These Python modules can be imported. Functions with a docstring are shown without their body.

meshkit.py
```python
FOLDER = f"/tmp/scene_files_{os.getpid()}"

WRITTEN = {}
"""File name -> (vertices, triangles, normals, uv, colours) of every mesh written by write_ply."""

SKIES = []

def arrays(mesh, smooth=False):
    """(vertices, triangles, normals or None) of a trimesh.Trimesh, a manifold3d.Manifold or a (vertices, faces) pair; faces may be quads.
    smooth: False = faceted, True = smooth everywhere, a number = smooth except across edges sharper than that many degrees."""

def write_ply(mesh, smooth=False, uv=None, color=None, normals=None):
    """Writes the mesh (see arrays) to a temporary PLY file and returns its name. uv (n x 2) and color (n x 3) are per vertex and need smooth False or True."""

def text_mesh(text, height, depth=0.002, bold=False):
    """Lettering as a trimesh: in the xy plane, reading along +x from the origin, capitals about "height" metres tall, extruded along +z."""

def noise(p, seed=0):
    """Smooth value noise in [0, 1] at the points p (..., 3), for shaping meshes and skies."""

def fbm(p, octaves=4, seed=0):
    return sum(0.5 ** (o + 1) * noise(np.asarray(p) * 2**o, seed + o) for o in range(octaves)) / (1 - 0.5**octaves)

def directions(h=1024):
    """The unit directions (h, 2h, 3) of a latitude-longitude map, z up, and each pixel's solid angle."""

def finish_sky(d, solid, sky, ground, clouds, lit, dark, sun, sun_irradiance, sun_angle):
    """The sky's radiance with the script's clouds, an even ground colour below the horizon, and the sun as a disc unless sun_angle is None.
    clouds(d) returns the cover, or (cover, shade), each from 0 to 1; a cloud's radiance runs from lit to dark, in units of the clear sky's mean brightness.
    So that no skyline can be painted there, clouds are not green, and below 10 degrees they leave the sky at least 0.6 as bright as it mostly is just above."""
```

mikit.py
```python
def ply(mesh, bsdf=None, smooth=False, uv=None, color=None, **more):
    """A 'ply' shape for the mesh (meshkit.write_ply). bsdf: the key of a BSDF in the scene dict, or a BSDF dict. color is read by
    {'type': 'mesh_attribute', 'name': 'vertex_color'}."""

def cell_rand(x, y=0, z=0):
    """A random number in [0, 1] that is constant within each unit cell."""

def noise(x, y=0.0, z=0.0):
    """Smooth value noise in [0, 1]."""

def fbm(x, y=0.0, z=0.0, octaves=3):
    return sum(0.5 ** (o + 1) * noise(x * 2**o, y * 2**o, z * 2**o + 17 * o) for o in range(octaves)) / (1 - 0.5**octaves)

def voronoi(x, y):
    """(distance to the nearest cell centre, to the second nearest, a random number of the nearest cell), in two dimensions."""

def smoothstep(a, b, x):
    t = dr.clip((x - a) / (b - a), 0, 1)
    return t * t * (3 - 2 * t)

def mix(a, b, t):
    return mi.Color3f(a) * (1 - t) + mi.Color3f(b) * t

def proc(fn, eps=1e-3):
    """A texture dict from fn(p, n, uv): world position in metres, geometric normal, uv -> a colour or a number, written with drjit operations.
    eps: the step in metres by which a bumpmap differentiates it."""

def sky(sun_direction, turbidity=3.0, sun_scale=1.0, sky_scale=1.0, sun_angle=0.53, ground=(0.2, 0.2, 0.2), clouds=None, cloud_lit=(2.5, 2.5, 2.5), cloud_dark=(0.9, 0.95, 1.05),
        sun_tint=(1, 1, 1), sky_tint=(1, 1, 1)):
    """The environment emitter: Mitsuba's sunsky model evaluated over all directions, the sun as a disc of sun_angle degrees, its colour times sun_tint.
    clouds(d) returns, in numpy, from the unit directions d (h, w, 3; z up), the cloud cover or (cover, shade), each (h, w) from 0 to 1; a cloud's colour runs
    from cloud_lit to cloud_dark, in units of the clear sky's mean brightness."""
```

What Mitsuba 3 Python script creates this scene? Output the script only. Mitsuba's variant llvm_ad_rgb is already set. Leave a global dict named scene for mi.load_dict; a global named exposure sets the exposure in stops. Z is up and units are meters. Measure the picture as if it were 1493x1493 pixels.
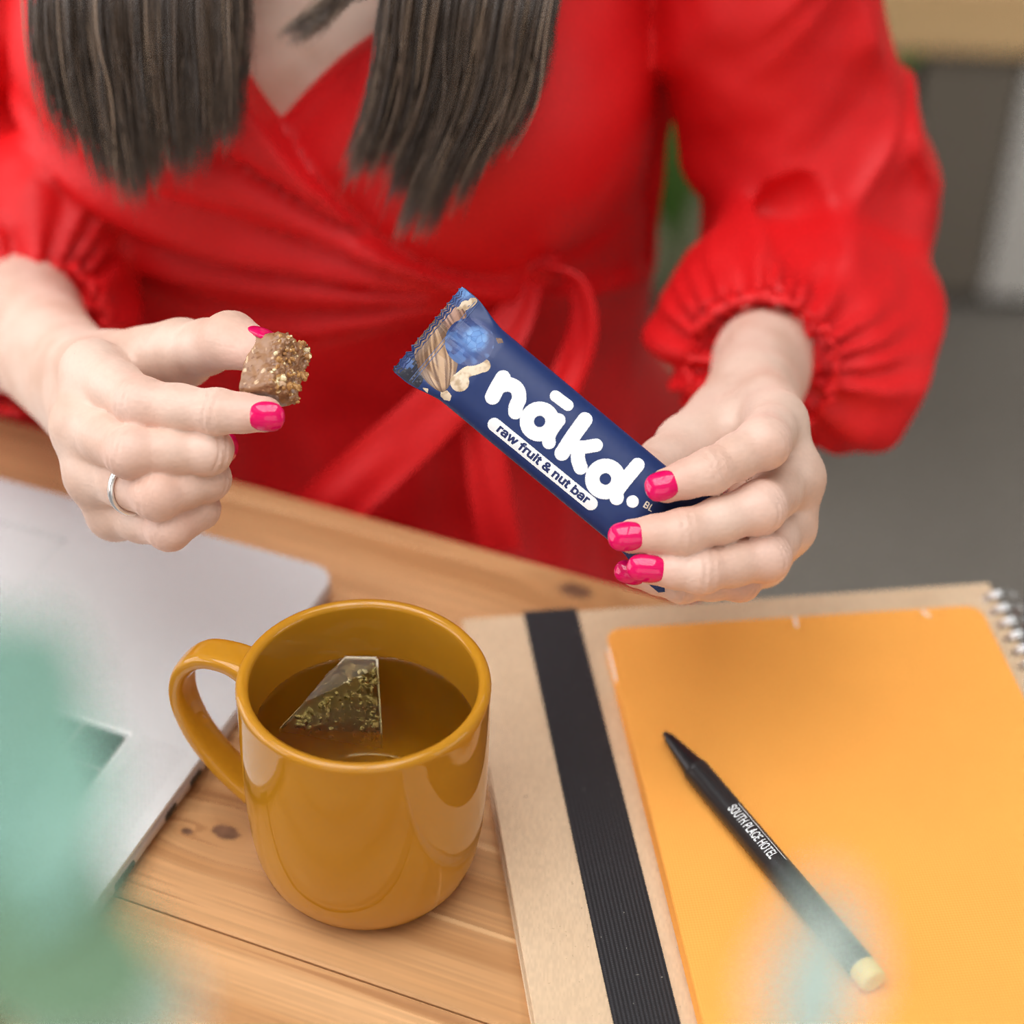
import math
import numpy as np, trimesh, manifold3d as m3, mitsuba as mi, drjit as dr
import shapely.geometry as sg, shapely.ops as so, shapely.affinity as sa
import mikit, meshkit
from mikit import proc, noise, fbm, mix, smoothstep, voronoi

# ---------------------------------------------------------------- camera, light, exposure
T = mi.ScalarTransform4f
CAM = np.array((-0.00105, -0.51565, 0.56085))
FWD, UPV = np.array((0.00000, 0.79335, -0.60876)), np.array((-0.03490, 0.60839, 0.79287))
scene, labels = {}, {}
scene['camera'] = {'type': 'thinlens', 'fov': 28.6247, 'fov_axis': 'x', 'aperture_radius': 0.0085, 'focus_distance': 0.704,
                   'near_clip': 0.02, 'far_clip': 50.0,
                   'to_world': T().look_at(origin=CAM.tolist(), target=(CAM + FWD).tolist(), up=UPV.tolist())}
exposure = -0.95
WINDOW_LEFT, WINDOW_FRONT, WINDOW_RIGHT, SKYLIGHT = 5.5, 2.0, 3.0, 9.0     # radiance of the daylit panes


# ---------------------------------------------------------------- helpers
def V(*a):
    return np.array(a, float)


def unit(v):
    v = np.asarray(v, float)
    return v / np.linalg.norm(v)


def add(key, mesh, bsdf, smooth=30, label=None, cat=None, group=None, kind=None, **more):
    if key in scene:
        k = 1
        while f'{key}_{k:03d}' in scene:
            k += 1
        key = f'{key}_{k:03d}'
    scene[key] = mikit.ply(mesh, bsdf, smooth=smooth, **more)
    tag(key, label, cat, group, kind)
    return key


def tag(key, label=None, cat=None, group=None, kind=None):
    d = {k: v for k, v in (('label', label), ('category', cat), ('group', group), ('kind', kind)) if v}
    if d:
        labels[key] = {**labels.get(key, {}), **d}


def frame(o, rz):
    c, s = math.cos(rz), math.sin(rz)
    return np.array([[c, -s, 0, o[0]], [s, c, 0, o[1]], [0, 0, 1, o[2]], [0, 0, 0, 1.0]])


def basis(o, x, y, z):
    m = np.eye(4)
    m[:3, 0], m[:3, 1], m[:3, 2], m[:3, 3] = x, y, z, o
    return m


def moved(mesh, m):
    mesh = mesh.copy()
    mesh.apply_transform(m)
    return mesh


def box(x0, x1, y0, y1, z0, z1):
    b = trimesh.creation.box((x1 - x0, y1 - y0, z1 - z0))
    b.apply_translation(((x0 + x1) / 2, (y0 + y1) / 2, (z0 + z1) / 2))
    return b


def bevel_box(x0, x1, y0, y1, z0, z1, r=0.002):
    """A box with chamfered edges."""
    pts = []
    for i, x in enumerate((x0, x1)):
        for j, y in enumerate((y0, y1)):
            for k, z in enumerate((z0, z1)):
                sx, sy, sz = (1 - 2 * i) * r, (1 - 2 * j) * r, (1 - 2 * k) * r
                pts += [(x, y + sy, z + sz), (x + sx, y, z + sz), (x + sx, y + sy, z)]
    return trimesh.convex.convex_hull(np.array(pts))


def round_slab(poly, z0, z1, r=0.0015, n=3):
    """A plate of the polygon's outline with rounded top and bottom edges."""
    rings = []
    for k in range(n + 1):
        a = math.pi / 2 * k / n
        rings.append((r * (1 - math.sin(a)), z0 + r * (1 - math.cos(a))))
    rings = rings + [(d, z0 + z1 - z) for d, z in reversed(rings)]
    base = poly.exterior
    pts0 = np.array([base.interpolate(t, normalized=True).coords[0] for t in np.linspace(0, 1, 240, endpoint=False)])
    if not sg.LinearRing(pts0).is_ccw:
        pts0 = pts0[::-1]
    tan = np.roll(pts0, -1, 0) - np.roll(pts0, 1, 0)
    nor = np.stack([-tan[:, 1], tan[:, 0]], 1)
    nor /= np.linalg.norm(nor, axis=1, keepdims=True)
    vs, N = [], len(pts0)
    for d, z in rings:
        q = pts0 + nor * d
        vs.append(np.column_stack([q, np.full(N, z)]))
    f = []
    for k in range(len(rings) - 1):
        i = np.arange(N)
        j = (i + 1) % N
        f.append(np.stack([k * N + i, k * N + j, (k + 1) * N + j], 1))
        f.append(np.stack([k * N + i, (k + 1) * N + j, (k + 1) * N + i], 1))
    v = np.vstack(vs)
    c0, c1 = len(v), len(v) + 1
    ce = np.array(poly.centroid.coords[0])
    v = np.vstack([v, [[*ce, z0]], [[*ce, z1]]])
    i = np.arange(N)
    j = (i + 1) % N
    t = (len(rings) - 1) * N
    f.append(np.stack([j, i, np.full(N, c0)], 1))
    f.append(np.stack([t + i, t + j, np.full(N, c1)], 1))
    return trimesh.Trimesh(v, np.vstack(f), process=False)


def rrect(w, h, r, n=8):
    return sg.box(r, r, w - r, h - r).buffer(r, quad_segs=n)


def lathe(profile, n=96):
    """Profile (radius, height) pairs turned about z; radii of 0 close it."""
    p = np.array(profile, float)
    a = np.linspace(0, 2 * np.pi, n, endpoint=False)
    v = np.stack([np.outer(p[:, 0], np.cos(a)), np.outer(p[:, 0], np.sin(a)), np.repeat(p[:, 1:2], n, 1)], -1).reshape(-1, 3)
    i = np.arange(n)
    j = (i + 1) % n
    f = []
    for k in range(len(p) - 1):
        f.append(np.stack([k * n + i, k * n + j, (k + 1) * n + j], 1))
        f.append(np.stack([k * n + i, (k + 1) * n + j, (k + 1) * n + i], 1))
    m = trimesh.Trimesh(v, np.vstack(f), process=True)
    m.update_faces(m.nondegenerate_faces())
    return m


def catmull(pts, n):
    pts = np.asarray(pts, float)
    P = np.vstack([2 * pts[0] - pts[1], pts, 2 * pts[-1] - pts[-2]])
    t = np.linspace(0, len(pts) - 1 - 1e-9, n)
    i = t.astype(int)
    u = (t - i)[:, None]
    a, b, c, d = P[i], P[i + 1], P[i + 2], P[i + 3]
    return 0.5 * (2 * b + (c - a) * u + (2 * a - 5 * b + 4 * c - d) * u**2 + (3 * b - a - 3 * c + d) * u**3)


def tube(path, radius, sides=10, flat=(1.0, 1.0), up=None, closed=False):
    """A tube along a path; radius per point; the cross-section is an ellipse flat[0] (sideways) by flat[1] (along up)."""
    path = np.asarray(path, float)
    n = len(path)
    r = np.broadcast_to(radius, n)
    tan = (np.roll(path, -1, 0) - np.roll(path, 1, 0)) if closed else np.gradient(path, axis=0)
    tan /= np.linalg.norm(tan, axis=1, keepdims=True) + 1e-12
    u = unit(np.cross(tan[0], [0.3, 0.2, 0.93])) if up is None else np.asarray(up, float)
    us = []
    for t in tan:
        u = u - t * (u @ t)
        u = unit(u)
        us.append(u)
    us = np.array(us)
    ws = np.cross(tan, us)
    a = np.linspace(0, 2 * np.pi, sides, endpoint=False)
    v = path[:, None] + r[:, None, None] * (np.cos(a)[None, :, None] * us[:, None] * flat[1] + np.sin(a)[None, :, None] * ws[:, None] * flat[0])
    v = v.reshape(-1, 3)
    i = np.arange(sides)
    j = (i + 1) % sides
    f = []
    for k in range(n if closed else n - 1):
        q = (k + 1) % n
        f.append(np.stack([k * sides + i, k * sides + j, q * sides + j], 1))
        f.append(np.stack([k * sides + i, q * sides + j, q * sides + i], 1))
    if not closed:
        v = np.vstack([v, path[:1], path[-1:]])
        f.append(np.stack([j, i, np.full(sides, len(v) - 2)], 1))
        f.append(np.stack([(n - 1) * sides + i, (n - 1) * sides + j, np.full(sides, len(v) - 1)], 1))
    return trimesh.Trimesh(v, np.vstack(f), process=False)


def cat(*ms):
    return trimesh.util.concatenate([m for x in ms for m in (x if isinstance(x, (list, tuple)) else [x])])


def cells(poly, step):
    """The polygon cut into a grid of small convex-ish pieces and triangulated: (vertices 2d, triangles)."""
    out_v, out_f, at = [], [], 0
    x0, y0, x1, y1 = poly.bounds
    for gx in np.arange(math.floor(x0 / step), math.ceil(x1 / step)):
        strip = poly.intersection(sg.box(gx * step, y0 - 1, (gx + 1) * step, y1 + 1))
        if strip.is_empty:
            continue
        for gy in np.arange(math.floor(y0 / step), math.ceil(y1 / step)):
            c = strip.intersection(sg.box(gx * step, gy * step, (gx + 1) * step, (gy + 1) * step))
            for g in getattr(c, 'geoms', [c]):
                if g.geom_type == 'Polygon' and g.area > 1e-12:
                    v, f = trimesh.creation.triangulate_polygon(g, engine='earcut')
                    out_v.append(v)
                    out_f.append(f + at)
                    at += len(v)
    return np.vstack(out_v), np.vstack(out_f)


def text_polygon(text, height, bold=False):
    """Lettering outline as a shapely polygon, from the letter mesh's flat face."""
    m = meshkit.text_mesh(text, height, depth=0.001, bold=bold)
    tri = m.triangles[np.abs(m.face_normals[:, 2] - 1) < 1e-3][:, :, :2]
    return so.unary_union([sg.Polygon(t) for t in tri]).buffer(height * 0.004)


# ---- signed distance shapes and their surface
def cone(P, a, b, ra, rb):
    a, b = np.asarray(a, float), np.asarray(b, float)
    ba = b - a
    h = np.clip((P - a) @ ba / (ba @ ba), 0, 1)
    return np.linalg.norm(P - a - h[:, None] * ba, axis=1) - (ra + (rb - ra) * h)


def ell(P, c, r, axes=None):
    q = P - np.asarray(c, float)
    if axes is not None:
        q = q @ np.asarray(axes, float).T
    r = np.asarray(r, float)
    k0, k1 = np.linalg.norm(q / r, axis=1), np.linalg.norm(q / r**2, axis=1)
    return k0 * (k0 - 1) / np.maximum(k1, 1e-9)


def smin(a, b, k):
    h = np.maximum(k - np.abs(a - b), 0) / k
    return np.minimum(a, b) - h * h * k / 4


def smax(a, b, k):
    return -smin(-a, -b, k)


def surface(f, lo, hi, h, coarse=4, reach=1.3):
    """The zero surface of f as a mesh with cells of size h (naive surface nets), evaluated only near the surface and then pulled onto it."""
    lo, hi = np.asarray(lo, float), np.asarray(hi, float)
    H = h * coarse
    nc = np.ceil((hi - lo) / H).astype(int)
    gc = np.stack(np.meshgrid(*[np.arange(n + 1) for n in nc], indexing='ij'), -1)
    Dc = f(lo + gc.reshape(-1, 3) * H).reshape(gc.shape[:3])
    near = np.full(nc, np.inf)
    low = np.full(nc, np.inf)
    for a, b, c in np.ndindex(2, 2, 2):
        blk = Dc[a:a + nc[0], b:b + nc[1], c:c + nc[2]]
        near = np.minimum(near, np.abs(blk))
    act = near < H * reach
    n = nc * coarse + 1
    D = np.ones(n, np.float32)
    sgn = Dc[:-1, :-1, :-1] < 0
    big = np.repeat(np.repeat(np.repeat(np.where(sgn, -1.0, 1.0).astype(np.float32), coarse, 0), coarse, 1), coarse, 2)
    D[:-1, :-1, :-1] = big
    m = np.zeros(n, bool)
    m[:-1, :-1, :-1] = np.repeat(np.repeat(np.repeat(act, coarse, 0), coarse, 1), coarse, 2)
    for ax in range(3):
        s = [slice(None)] * 3
        t = [slice(None)] * 3
        s[ax], t[ax] = slice(1, None), slice(None, -1)
        m2 = m.copy()
        m2[tuple(s)] |= m[tuple(t)]
        m = m2
    idx = np.argwhere(m)
    vals = np.concatenate([f(lo + idx[k:k + 400000] * h) for k in range(0, len(idx), 400000)])
    D[m] = vals
    s = D < 0
    cnt = np.zeros(n - 1, np.int8)
    for a, b, c in np.ndindex(2, 2, 2):
        cnt += s[a:n[0] - 1 + a, b:n[1] - 1 + b, c:n[2] - 1 + c]
    mixed = (cnt > 0) & (cnt < 8)
    ci = np.argwhere(mixed)
    ids = np.full(n - 1, -1, np.int64)
    ids[mixed] = np.arange(len(ci))
    acc, num = np.zeros((len(ci), 3)), np.zeros(len(ci))
    corner = {k: D[tuple((ci + k).T)] for k in np.ndindex(2, 2, 2)}
    for ax in range(3):
        for o in np.ndindex(2, 2):
            k0 = list(o)
            k0.insert(ax, 0)
            k1 = list(o)
            k1.insert(ax, 1)
            d0, d1 = corner[tuple(k0)], corner[tuple(k1)]
            x = (d0 < 0) != (d1 < 0)
            t = np.where(x, d0 / np.where(x, d0 - d1, 1), 0)
            p = np.tile(np.array(k0, float), (len(ci), 1))
            p[:, ax] = t
            acc[x] += p[x]
            num[x] += 1
    v = lo + (ci + acc / num[:, None]) * h
    F = []
    for ax in range(3):
        a, b = [i for i in range(3) if i != ax]
        s0 = [slice(None)] * 3
        s1 = [slice(None)] * 3
        s0[ax], s1[ax] = slice(None, -1), slice(1, None)
        for q in (s0, s1):
            q[a], q[b] = slice(1, -1), slice(1, -1)
        ch = s[tuple(s0)] != s[tuple(s1)]
        e = np.argwhere(ch)
        e[:, a] += 1
        e[:, b] += 1
        inside = s[tuple(e.T)]
        quad = []
        for da, db in ((-1, -1), (0, -1), (0, 0), (-1, 0)):
            g = e.copy()
            g[:, a] += da
            g[:, b] += db
            quad.append(ids[tuple(g.T)])
        quad = np.stack(quad, 1)
        flip = inside if ax != 1 else ~inside
        quad[~flip] = quad[~flip][:, ::-1]
        F.append(quad)
    F = np.vstack(F)
    F = F[(F >= 0).all(1)]
    e = h * 0.3
    for _ in range(2):
        d = f(v)
        g = np.stack([f(v + e * np.eye(3)[k]) - f(v - e * np.eye(3)[k]) for k in range(3)], 1) / (2 * e)
        gn = np.maximum((g * g).sum(1), 0.2)
        v = v - np.clip(d / gn, -0.5 * h, 0.5 * h)[:, None] * g
    return trimesh.Trimesh(v, np.vstack([F[:, [0, 1, 2]], F[:, [0, 2, 3]]]), process=False)


# ---------------------------------------------------------------- materials
def mat(key, d):
    scene[key] = d
    return key


def rgb(*c):
    return {'type': 'rgb', 'value': list(c)}


def matte(key, colour, rough=0.6, spec=0.3, **more):
    return mat(key, {'type': 'twosided', 'b': {'type': 'principled', 'base_color': rgb(*colour) if not isinstance(colour, dict) else colour,
                                               'roughness': rough, 'specular': spec, **more}})


def bumped(key, inner, fn, scale, eps=4e-4):
    return mat(key, {'type': 'twosided', 'b': {'type': 'bumpmap', 'tex': proc(fn, eps), 'scale': scale, 'b': inner}})


TABLE_YAW = math.radians(-20.5)
TC, TS = math.cos(TABLE_YAW), math.sin(TABLE_YAW)


def table_uv(p):
    return p.x * TC + p.y * TS, -p.x * TS + p.y * TC


KNOTS = [(-0.1018, -0.0271, 0.0052), (-0.245, 0.135, 0.008), (-0.03, 0.16, 0.007), (-0.1155, -0.0325, 0.0022), (0.05, -0.115, 0.004)]


def wood_grain(p):
    u, v = table_uv(p)
    pull, dark = mi.Float(0), mi.Float(0)
    for ku, kv, kr in KNOTS:
        du, dv = u - ku, v - kv
        d = dr.sqrt(dr.square(du * 0.62) + dr.square(dv))
        pull += kr * 1.3 * dr.exp(-dr.square(du / (kr * 3.2)) - dr.square(dv / (kr * 3))) * dr.select(dv > 0, 1.0, -1.0) * smoothstep(0, kr, dr.abs(dv))
        dark = dr.maximum(dark, 1 - smoothstep(kr * 0.55, kr * 0.9, d + 0.15 * kr * noise(u * 600, v * 600)))
    w = v - pull + 0.004 * (noise(u * 5, v * 12) - 0.5) + 0.012 * noise(u * 1.6, v * 3, 4)
    return u, v, w, dark


def wood_colour(p, n, uv):
    u, v, w, dark = wood_grain(p)
    plank = dr.floor((v - 0.1095) / 0.18)
    tone = mikit.cell_rand(plank, 3)
    broad = fbm(u * 3.0 + plank * 7.3, w * 26, 1.0, 3)
    ring = noise(u * 2.2 + plank * 3, w * 130)
    fine = noise(u * 26, w * 900)
    c = mix((0.60, 0.345, 0.165), (0.46, 0.24, 0.10), smoothstep(0.3, 0.75, broad) * 0.75 + 0.2 * tone)
    c = mix(c, (0.36, 0.16, 0.055), 0.45 * smoothstep(0.55, 0.9, ring))
    c = mix(c, (0.80, 0.52, 0.27), 0.7 * smoothstep(0.80, 0.93, noise(u * 4.5, w * 260, 3)) * smoothstep(0.35, 0.6, noise(u * 9, w * 40, 8)))
    c = c * (0.9 + 0.2 * fine)
    c = mix(c, (0.30, 0.13, 0.05), 0.6 * smoothstep(0.82, 0.95, noise(u * 8, w * 420, 9)))
    halo = mi.Float(0)
    for ku, kv, kr in KNOTS:
        halo = dr.maximum(halo, dr.exp(-dr.square((u - ku) / (kr * 2.2)) - dr.square((v - kv) / (kr * 1.6))))
    c = mix(c, (0.36, 0.17, 0.06), 0.5 * halo)
    return mix(c, mix((0.06, 0.03, 0.02), (0.2, 0.1, 0.06), noise(u * 300, v * 300)), 0.9 * dark)


def wood_relief(p, n, uv):
    u, v, w, dark = wood_grain(p)
    return noise(u * 26, w * 900) * 0.5 + noise(u * 6, w * 260)


bumped('wood_table', {'type': 'principled', 'base_color': proc(wood_colour), 'roughness': 0.42, 'specular': 0.4}, wood_relief, 0.00012)
matte('wall_paint', (0.46, 0.44, 0.41), 0.9, 0.1)
matte('ceiling_paint', (0.60, 0.59, 0.57), 0.9, 0.1)
matte('frame_paint', (0.75, 0.75, 0.73), 0.5)


def floor_colour(p, n, uv):
    return mix((0.20, 0.183, 0.16), (0.28, 0.26, 0.23), fbm(p.x * 2.2, p.y * 2.2, 0.0, 4)) * (0.92 + 0.16 * noise(p.x * 120, p.y * 120))


matte('floor_concrete', proc(floor_colour), 0.55, 0.35)
FLOOR = -0.74

# ---------------------------------------------------------------- the room
X0, X1, Y0, Y1, Z1 = -2.3, 2.7, -2.5, 2.35, 1.85
add('floor', box(X0 - .1, X1 + .1, Y0 - .1, Y1 + .1, FLOOR - 0.05, FLOOR), 'floor_concrete', False, 'grey concrete floor beyond the table', kind='structure')


def pierced(axis, at, t, a0, a1, holes):
    """A wall across the axis with rectangular openings (a0, a1, z0, z1)."""
    poly = sg.box(a0, FLOOR, a1, Z1)
    for h in holes:
        poly = poly.difference(sg.box(h[0], h[2], h[1], h[3]))
    m = trimesh.creation.extrude_polygon(poly, t, engine='earcut')
    v = m.vertices.copy()
    m.vertices = np.stack([v[:, 2] + at, v[:, 0], v[:, 1]], 1) if axis == 0 else np.stack([v[:, 0], v[:, 2] + at, v[:, 1]], 1)
    m.fix_normals()
    return m


def window(n, axis, at, hole, radiance, inward, cols, label):
    a0, a1, z0, z1 = hole
    bars = []

    def bar(p0, p1, q0, q1, d0=-0.03, d1=0.03):
        return box(at + d0, at + d1, p0, p1, q0, q1) if axis == 0 else box(p0, p1, at + d0, at + d1, q0, q1)

    w = 0.045
    if axis == 2:
        def bar(p0, p1, q0, q1, d0=-0.03, d1=0.03):
            return box(p0, p1, q0, q1, at + d0, at + d1)
    key = f'window_{n}'
    add(f'{key}__frame', cat(bar(a0, a1, z0, z0 + w), bar(a0, a1, z1 - w, z1), bar(a0, a0 + w, z0 + w, z1 - w), bar(a1 - w, a1, z0 + w, z1 - w)), 'frame_paint', False)
    edges = np.linspace(a0, a1, cols + 1)
    for e in edges[1:-1]:
        add(f'{key}__mullion', bar(e - w / 2, e + w / 2, z0 + w, z1 - w), 'frame_paint', False)
    for e0, e1 in zip(edges[:-1], edges[1:]):
        l0, l1 = e0 + w * (1 if e0 == a0 else .5), e1 - w * (1 if e1 == a1 else .5)
        v = [(l0, z0 + w), (l1, z0 + w), (l1, z1 - w), (l0, z1 - w)]
        v = np.array([(at, a, z) if axis == 0 else (a, at, z) if axis == 1 else (a, z, at) for a, z in v], float)
        f = np.array([[0, 1, 2], [0, 2, 3]])
        nrm = np.cross(v[1] - v[0], v[2] - v[0])
        if nrm[axis] * inward < 0:
            f = f[:, ::-1]
        add(f'{key}__pane', trimesh.Trimesh(v, f, process=False), 'pane_glass', False, emitter={'type': 'area', 'radiance': rgb(*radiance)})
    tag(key, label, kind='structure')


matte('pane_glass', (0.3, 0.3, 0.3), 0.2)
HL, HF, HR = (-1.5, 1.5, -0.05, 1.55), (-1.5, 1.3, 0.15, 1.6), (-1.6, 0.2, 0.1, 1.5)
add('wall_left', pierced(0, X0 - 0.1, 0.1, Y0, Y1, [HL]), 'wall_paint', False, 'pale painted wall with a large window', kind='structure')
add('wall_right', pierced(0, X1, 0.1, Y0, Y1, [HR]), 'wall_paint', False, 'pale painted wall facing the window', kind='structure')
add('wall_front', pierced(1, Y0 - 0.1, 0.1, X0 - .1, X1 + .1, [HF]), 'wall_paint', False, 'pale painted wall behind the viewer', kind='structure')
add('wall_back', box(X0 - .1, X1 + .1, Y1, Y1 + 0.1, FLOOR, Z1), 'wall_paint', False, 'pale painted wall behind the low sideboard', kind='structure')
window(1, 0, X0 - 0.05, HL, np.array([1.0, 1.0, 1.02]) * WINDOW_LEFT, 1, 3, 'large daylit window in the left wall')
window(2, 1, Y0 - 0.05, HF, np.array([1.0, 0.985, 0.96]) * WINDOW_FRONT, 1, 3, 'large daylit window behind the viewer')
HS = (-1.5, 0.7, -1.35, 0.45)
roof = sg.box(X0 - .1, Y0 - .1, X1 + .1, Y1 + .1).difference(sg.box(HS[0], HS[2], HS[1], HS[3]))
roof = trimesh.creation.extrude_polygon(roof, 0.12, engine='earcut')
roof.apply_translation((0, 0, Z1))
add('ceiling', roof, 'ceiling_paint', False, 'white ceiling with a skylight', kind='structure')
window(4, 2, Z1 + 0.06, HS, np.array([1.0, 1.0, 1.0]) * SKYLIGHT, -1, 3, 'daylit skylight in the ceiling')
window(3, 0, X1 + 0.05, HR, np.array([1.0, 0.98, 0.95]) * WINDOW_RIGHT, -1, 2, 'daylit window in the right wall')

# ---------------------------------------------------------------- table
TM = frame((0, 0, 0), TABLE_YAW)                     # table axes: u along the boards, v across them, far edge at v = .1715
seams = [0.1715, 0.1095, -0.0705, -0.2505, -0.4305, -0.6105]
for k in range(5):
    g = 0.0004
    add('table__plank', moved(bevel_box(-0.85, 0.65, seams[k + 1] + g, seams[k] - g, -0.032, 0.0, 0.0009), TM), 'wood_table', False)
add('table__apron', moved(cat(box(-0.78, 0.58, 0.09, 0.11, -0.11, -0.032), box(-0.78, 0.58, -0.56, -0.54, -0.11, -0.032),
                              box(-0.78, -0.76, -0.54, 0.09, -0.11, -0.032), box(0.56, 0.58, -0.54, 0.09, -0.11, -0.032)), TM), 'wood_table', False)
for sx in (-0.77, 0.57):
    for sy in (0.08, -0.53):
        add('table__leg', moved(bevel_box(sx - 0.03, sx + 0.03, sy - 0.03, sy + 0.03, FLOOR, -0.032, 0.003), TM), 'wood_table', False)
tag('table', 'light pine board table with knots under the laptop, mug and notebooks', 'table')

# ---------------------------------------------------------------- mug of tea
MUG = V(-0.05, -0.0042, 0.0)
MUG_H = 1.045


def mug_colour(p, n, uv):
    return mix((0.68, 0.40, 0.034), (0.66, 0.37, 0.028), noise(p.x * 60, p.y * 60, p.z * 60))


mat('mug_glaze', {'type': 'twosided', 'b': {'type': 'plastic', 'diffuse_reflectance': proc(mug_colour), 'int_ior': 1.52, 'nonlinear': True}})
outer = [(0, 0.0014), (0.024, 0.0014), (0.0262, 0), (0.0285, 0.0003), (0.0322, 0.0022), (0.0358, 0.0055), (0.0388, 0.0105), (0.0408, 0.017), (0.0422, 0.026), (0.0431, 0.037), (0.0436, 0.050), (0.0438, 0.065), (0.0438, 0.080), (0.0439, 0.086)]
a = np.linspace(0, np.pi, 9)
rim = [(0.0417 + 0.0023 * math.cos(t), 0.0877 + 0.0023 * math.sin(t)) for t in a]
inner = [(0.0393, 0.084), (0.0392, 0.065), (0.0388, 0.045), (0.038, 0.03), (0.036, 0.018), (0.0325, 0.0105), (0.027, 0.0068), (0.02, 0.0055), (0, 0.005)]
pts = np.array(outer + rim + inner) * V(1, MUG_H)
add('mug__body', moved(lathe(pts, 128), frame(MUG, 0)), 'mug_glaze', 60)
hd = math.radians(159)
hx = V(math.cos(hd), math.sin(hd), 0)
hp = catmull([MUG + hx * r + V(0, 0, z * MUG_H) for r, z in ((0.0425, 0.0790), (0.052, 0.0810), (0.0630, 0.0790), (0.0712, 0.0705), (0.0735, 0.058), (0.0690, 0.0435), (0.060, 0.0315), (0.0500, 0.0235), (0.0410, 0.0195))], 60)
side = np.cross(hx, [0, 0, 1])


def strap(path, w, t, sidev, n=20):
    """A strap of rounded section: w across, t thick."""
    tan = np.gradient(path, axis=0)
    tan /= np.linalg.norm(tan, axis=1, keepdims=True)
    nor = np.cross(tan, sidev)
    b = np.linspace(0, 2 * np.pi, n, endpoint=False)
    ex = 2 / 3.2
    cu, su = np.sign(np.cos(b)) * np.abs(np.cos(b)) ** ex, np.sign(np.sin(b)) * np.abs(np.sin(b)) ** ex
    w, t = np.broadcast_to(w, len(path)), np.broadcast_to(t, len(path))
    v = path[:, None] + cu[None, :, None] * sidev * w[:, None, None] / 2 + su[None, :, None] * nor[:, None] * t[:, None, None] / 2
    i = np.arange(n)
    j = (i + 1) % n
    f = []
    for k in range(len(path) - 1):
        f += [np.stack([k * n + i, k * n + j, (k + 1) * n + j], 1), np.stack([k * n + i, (k + 1) * n + j, (k + 1) * n + i], 1)]
    m = trimesh.Trimesh(v.reshape(-1, 3), np.vstack(f), process=False)
    return m


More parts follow.
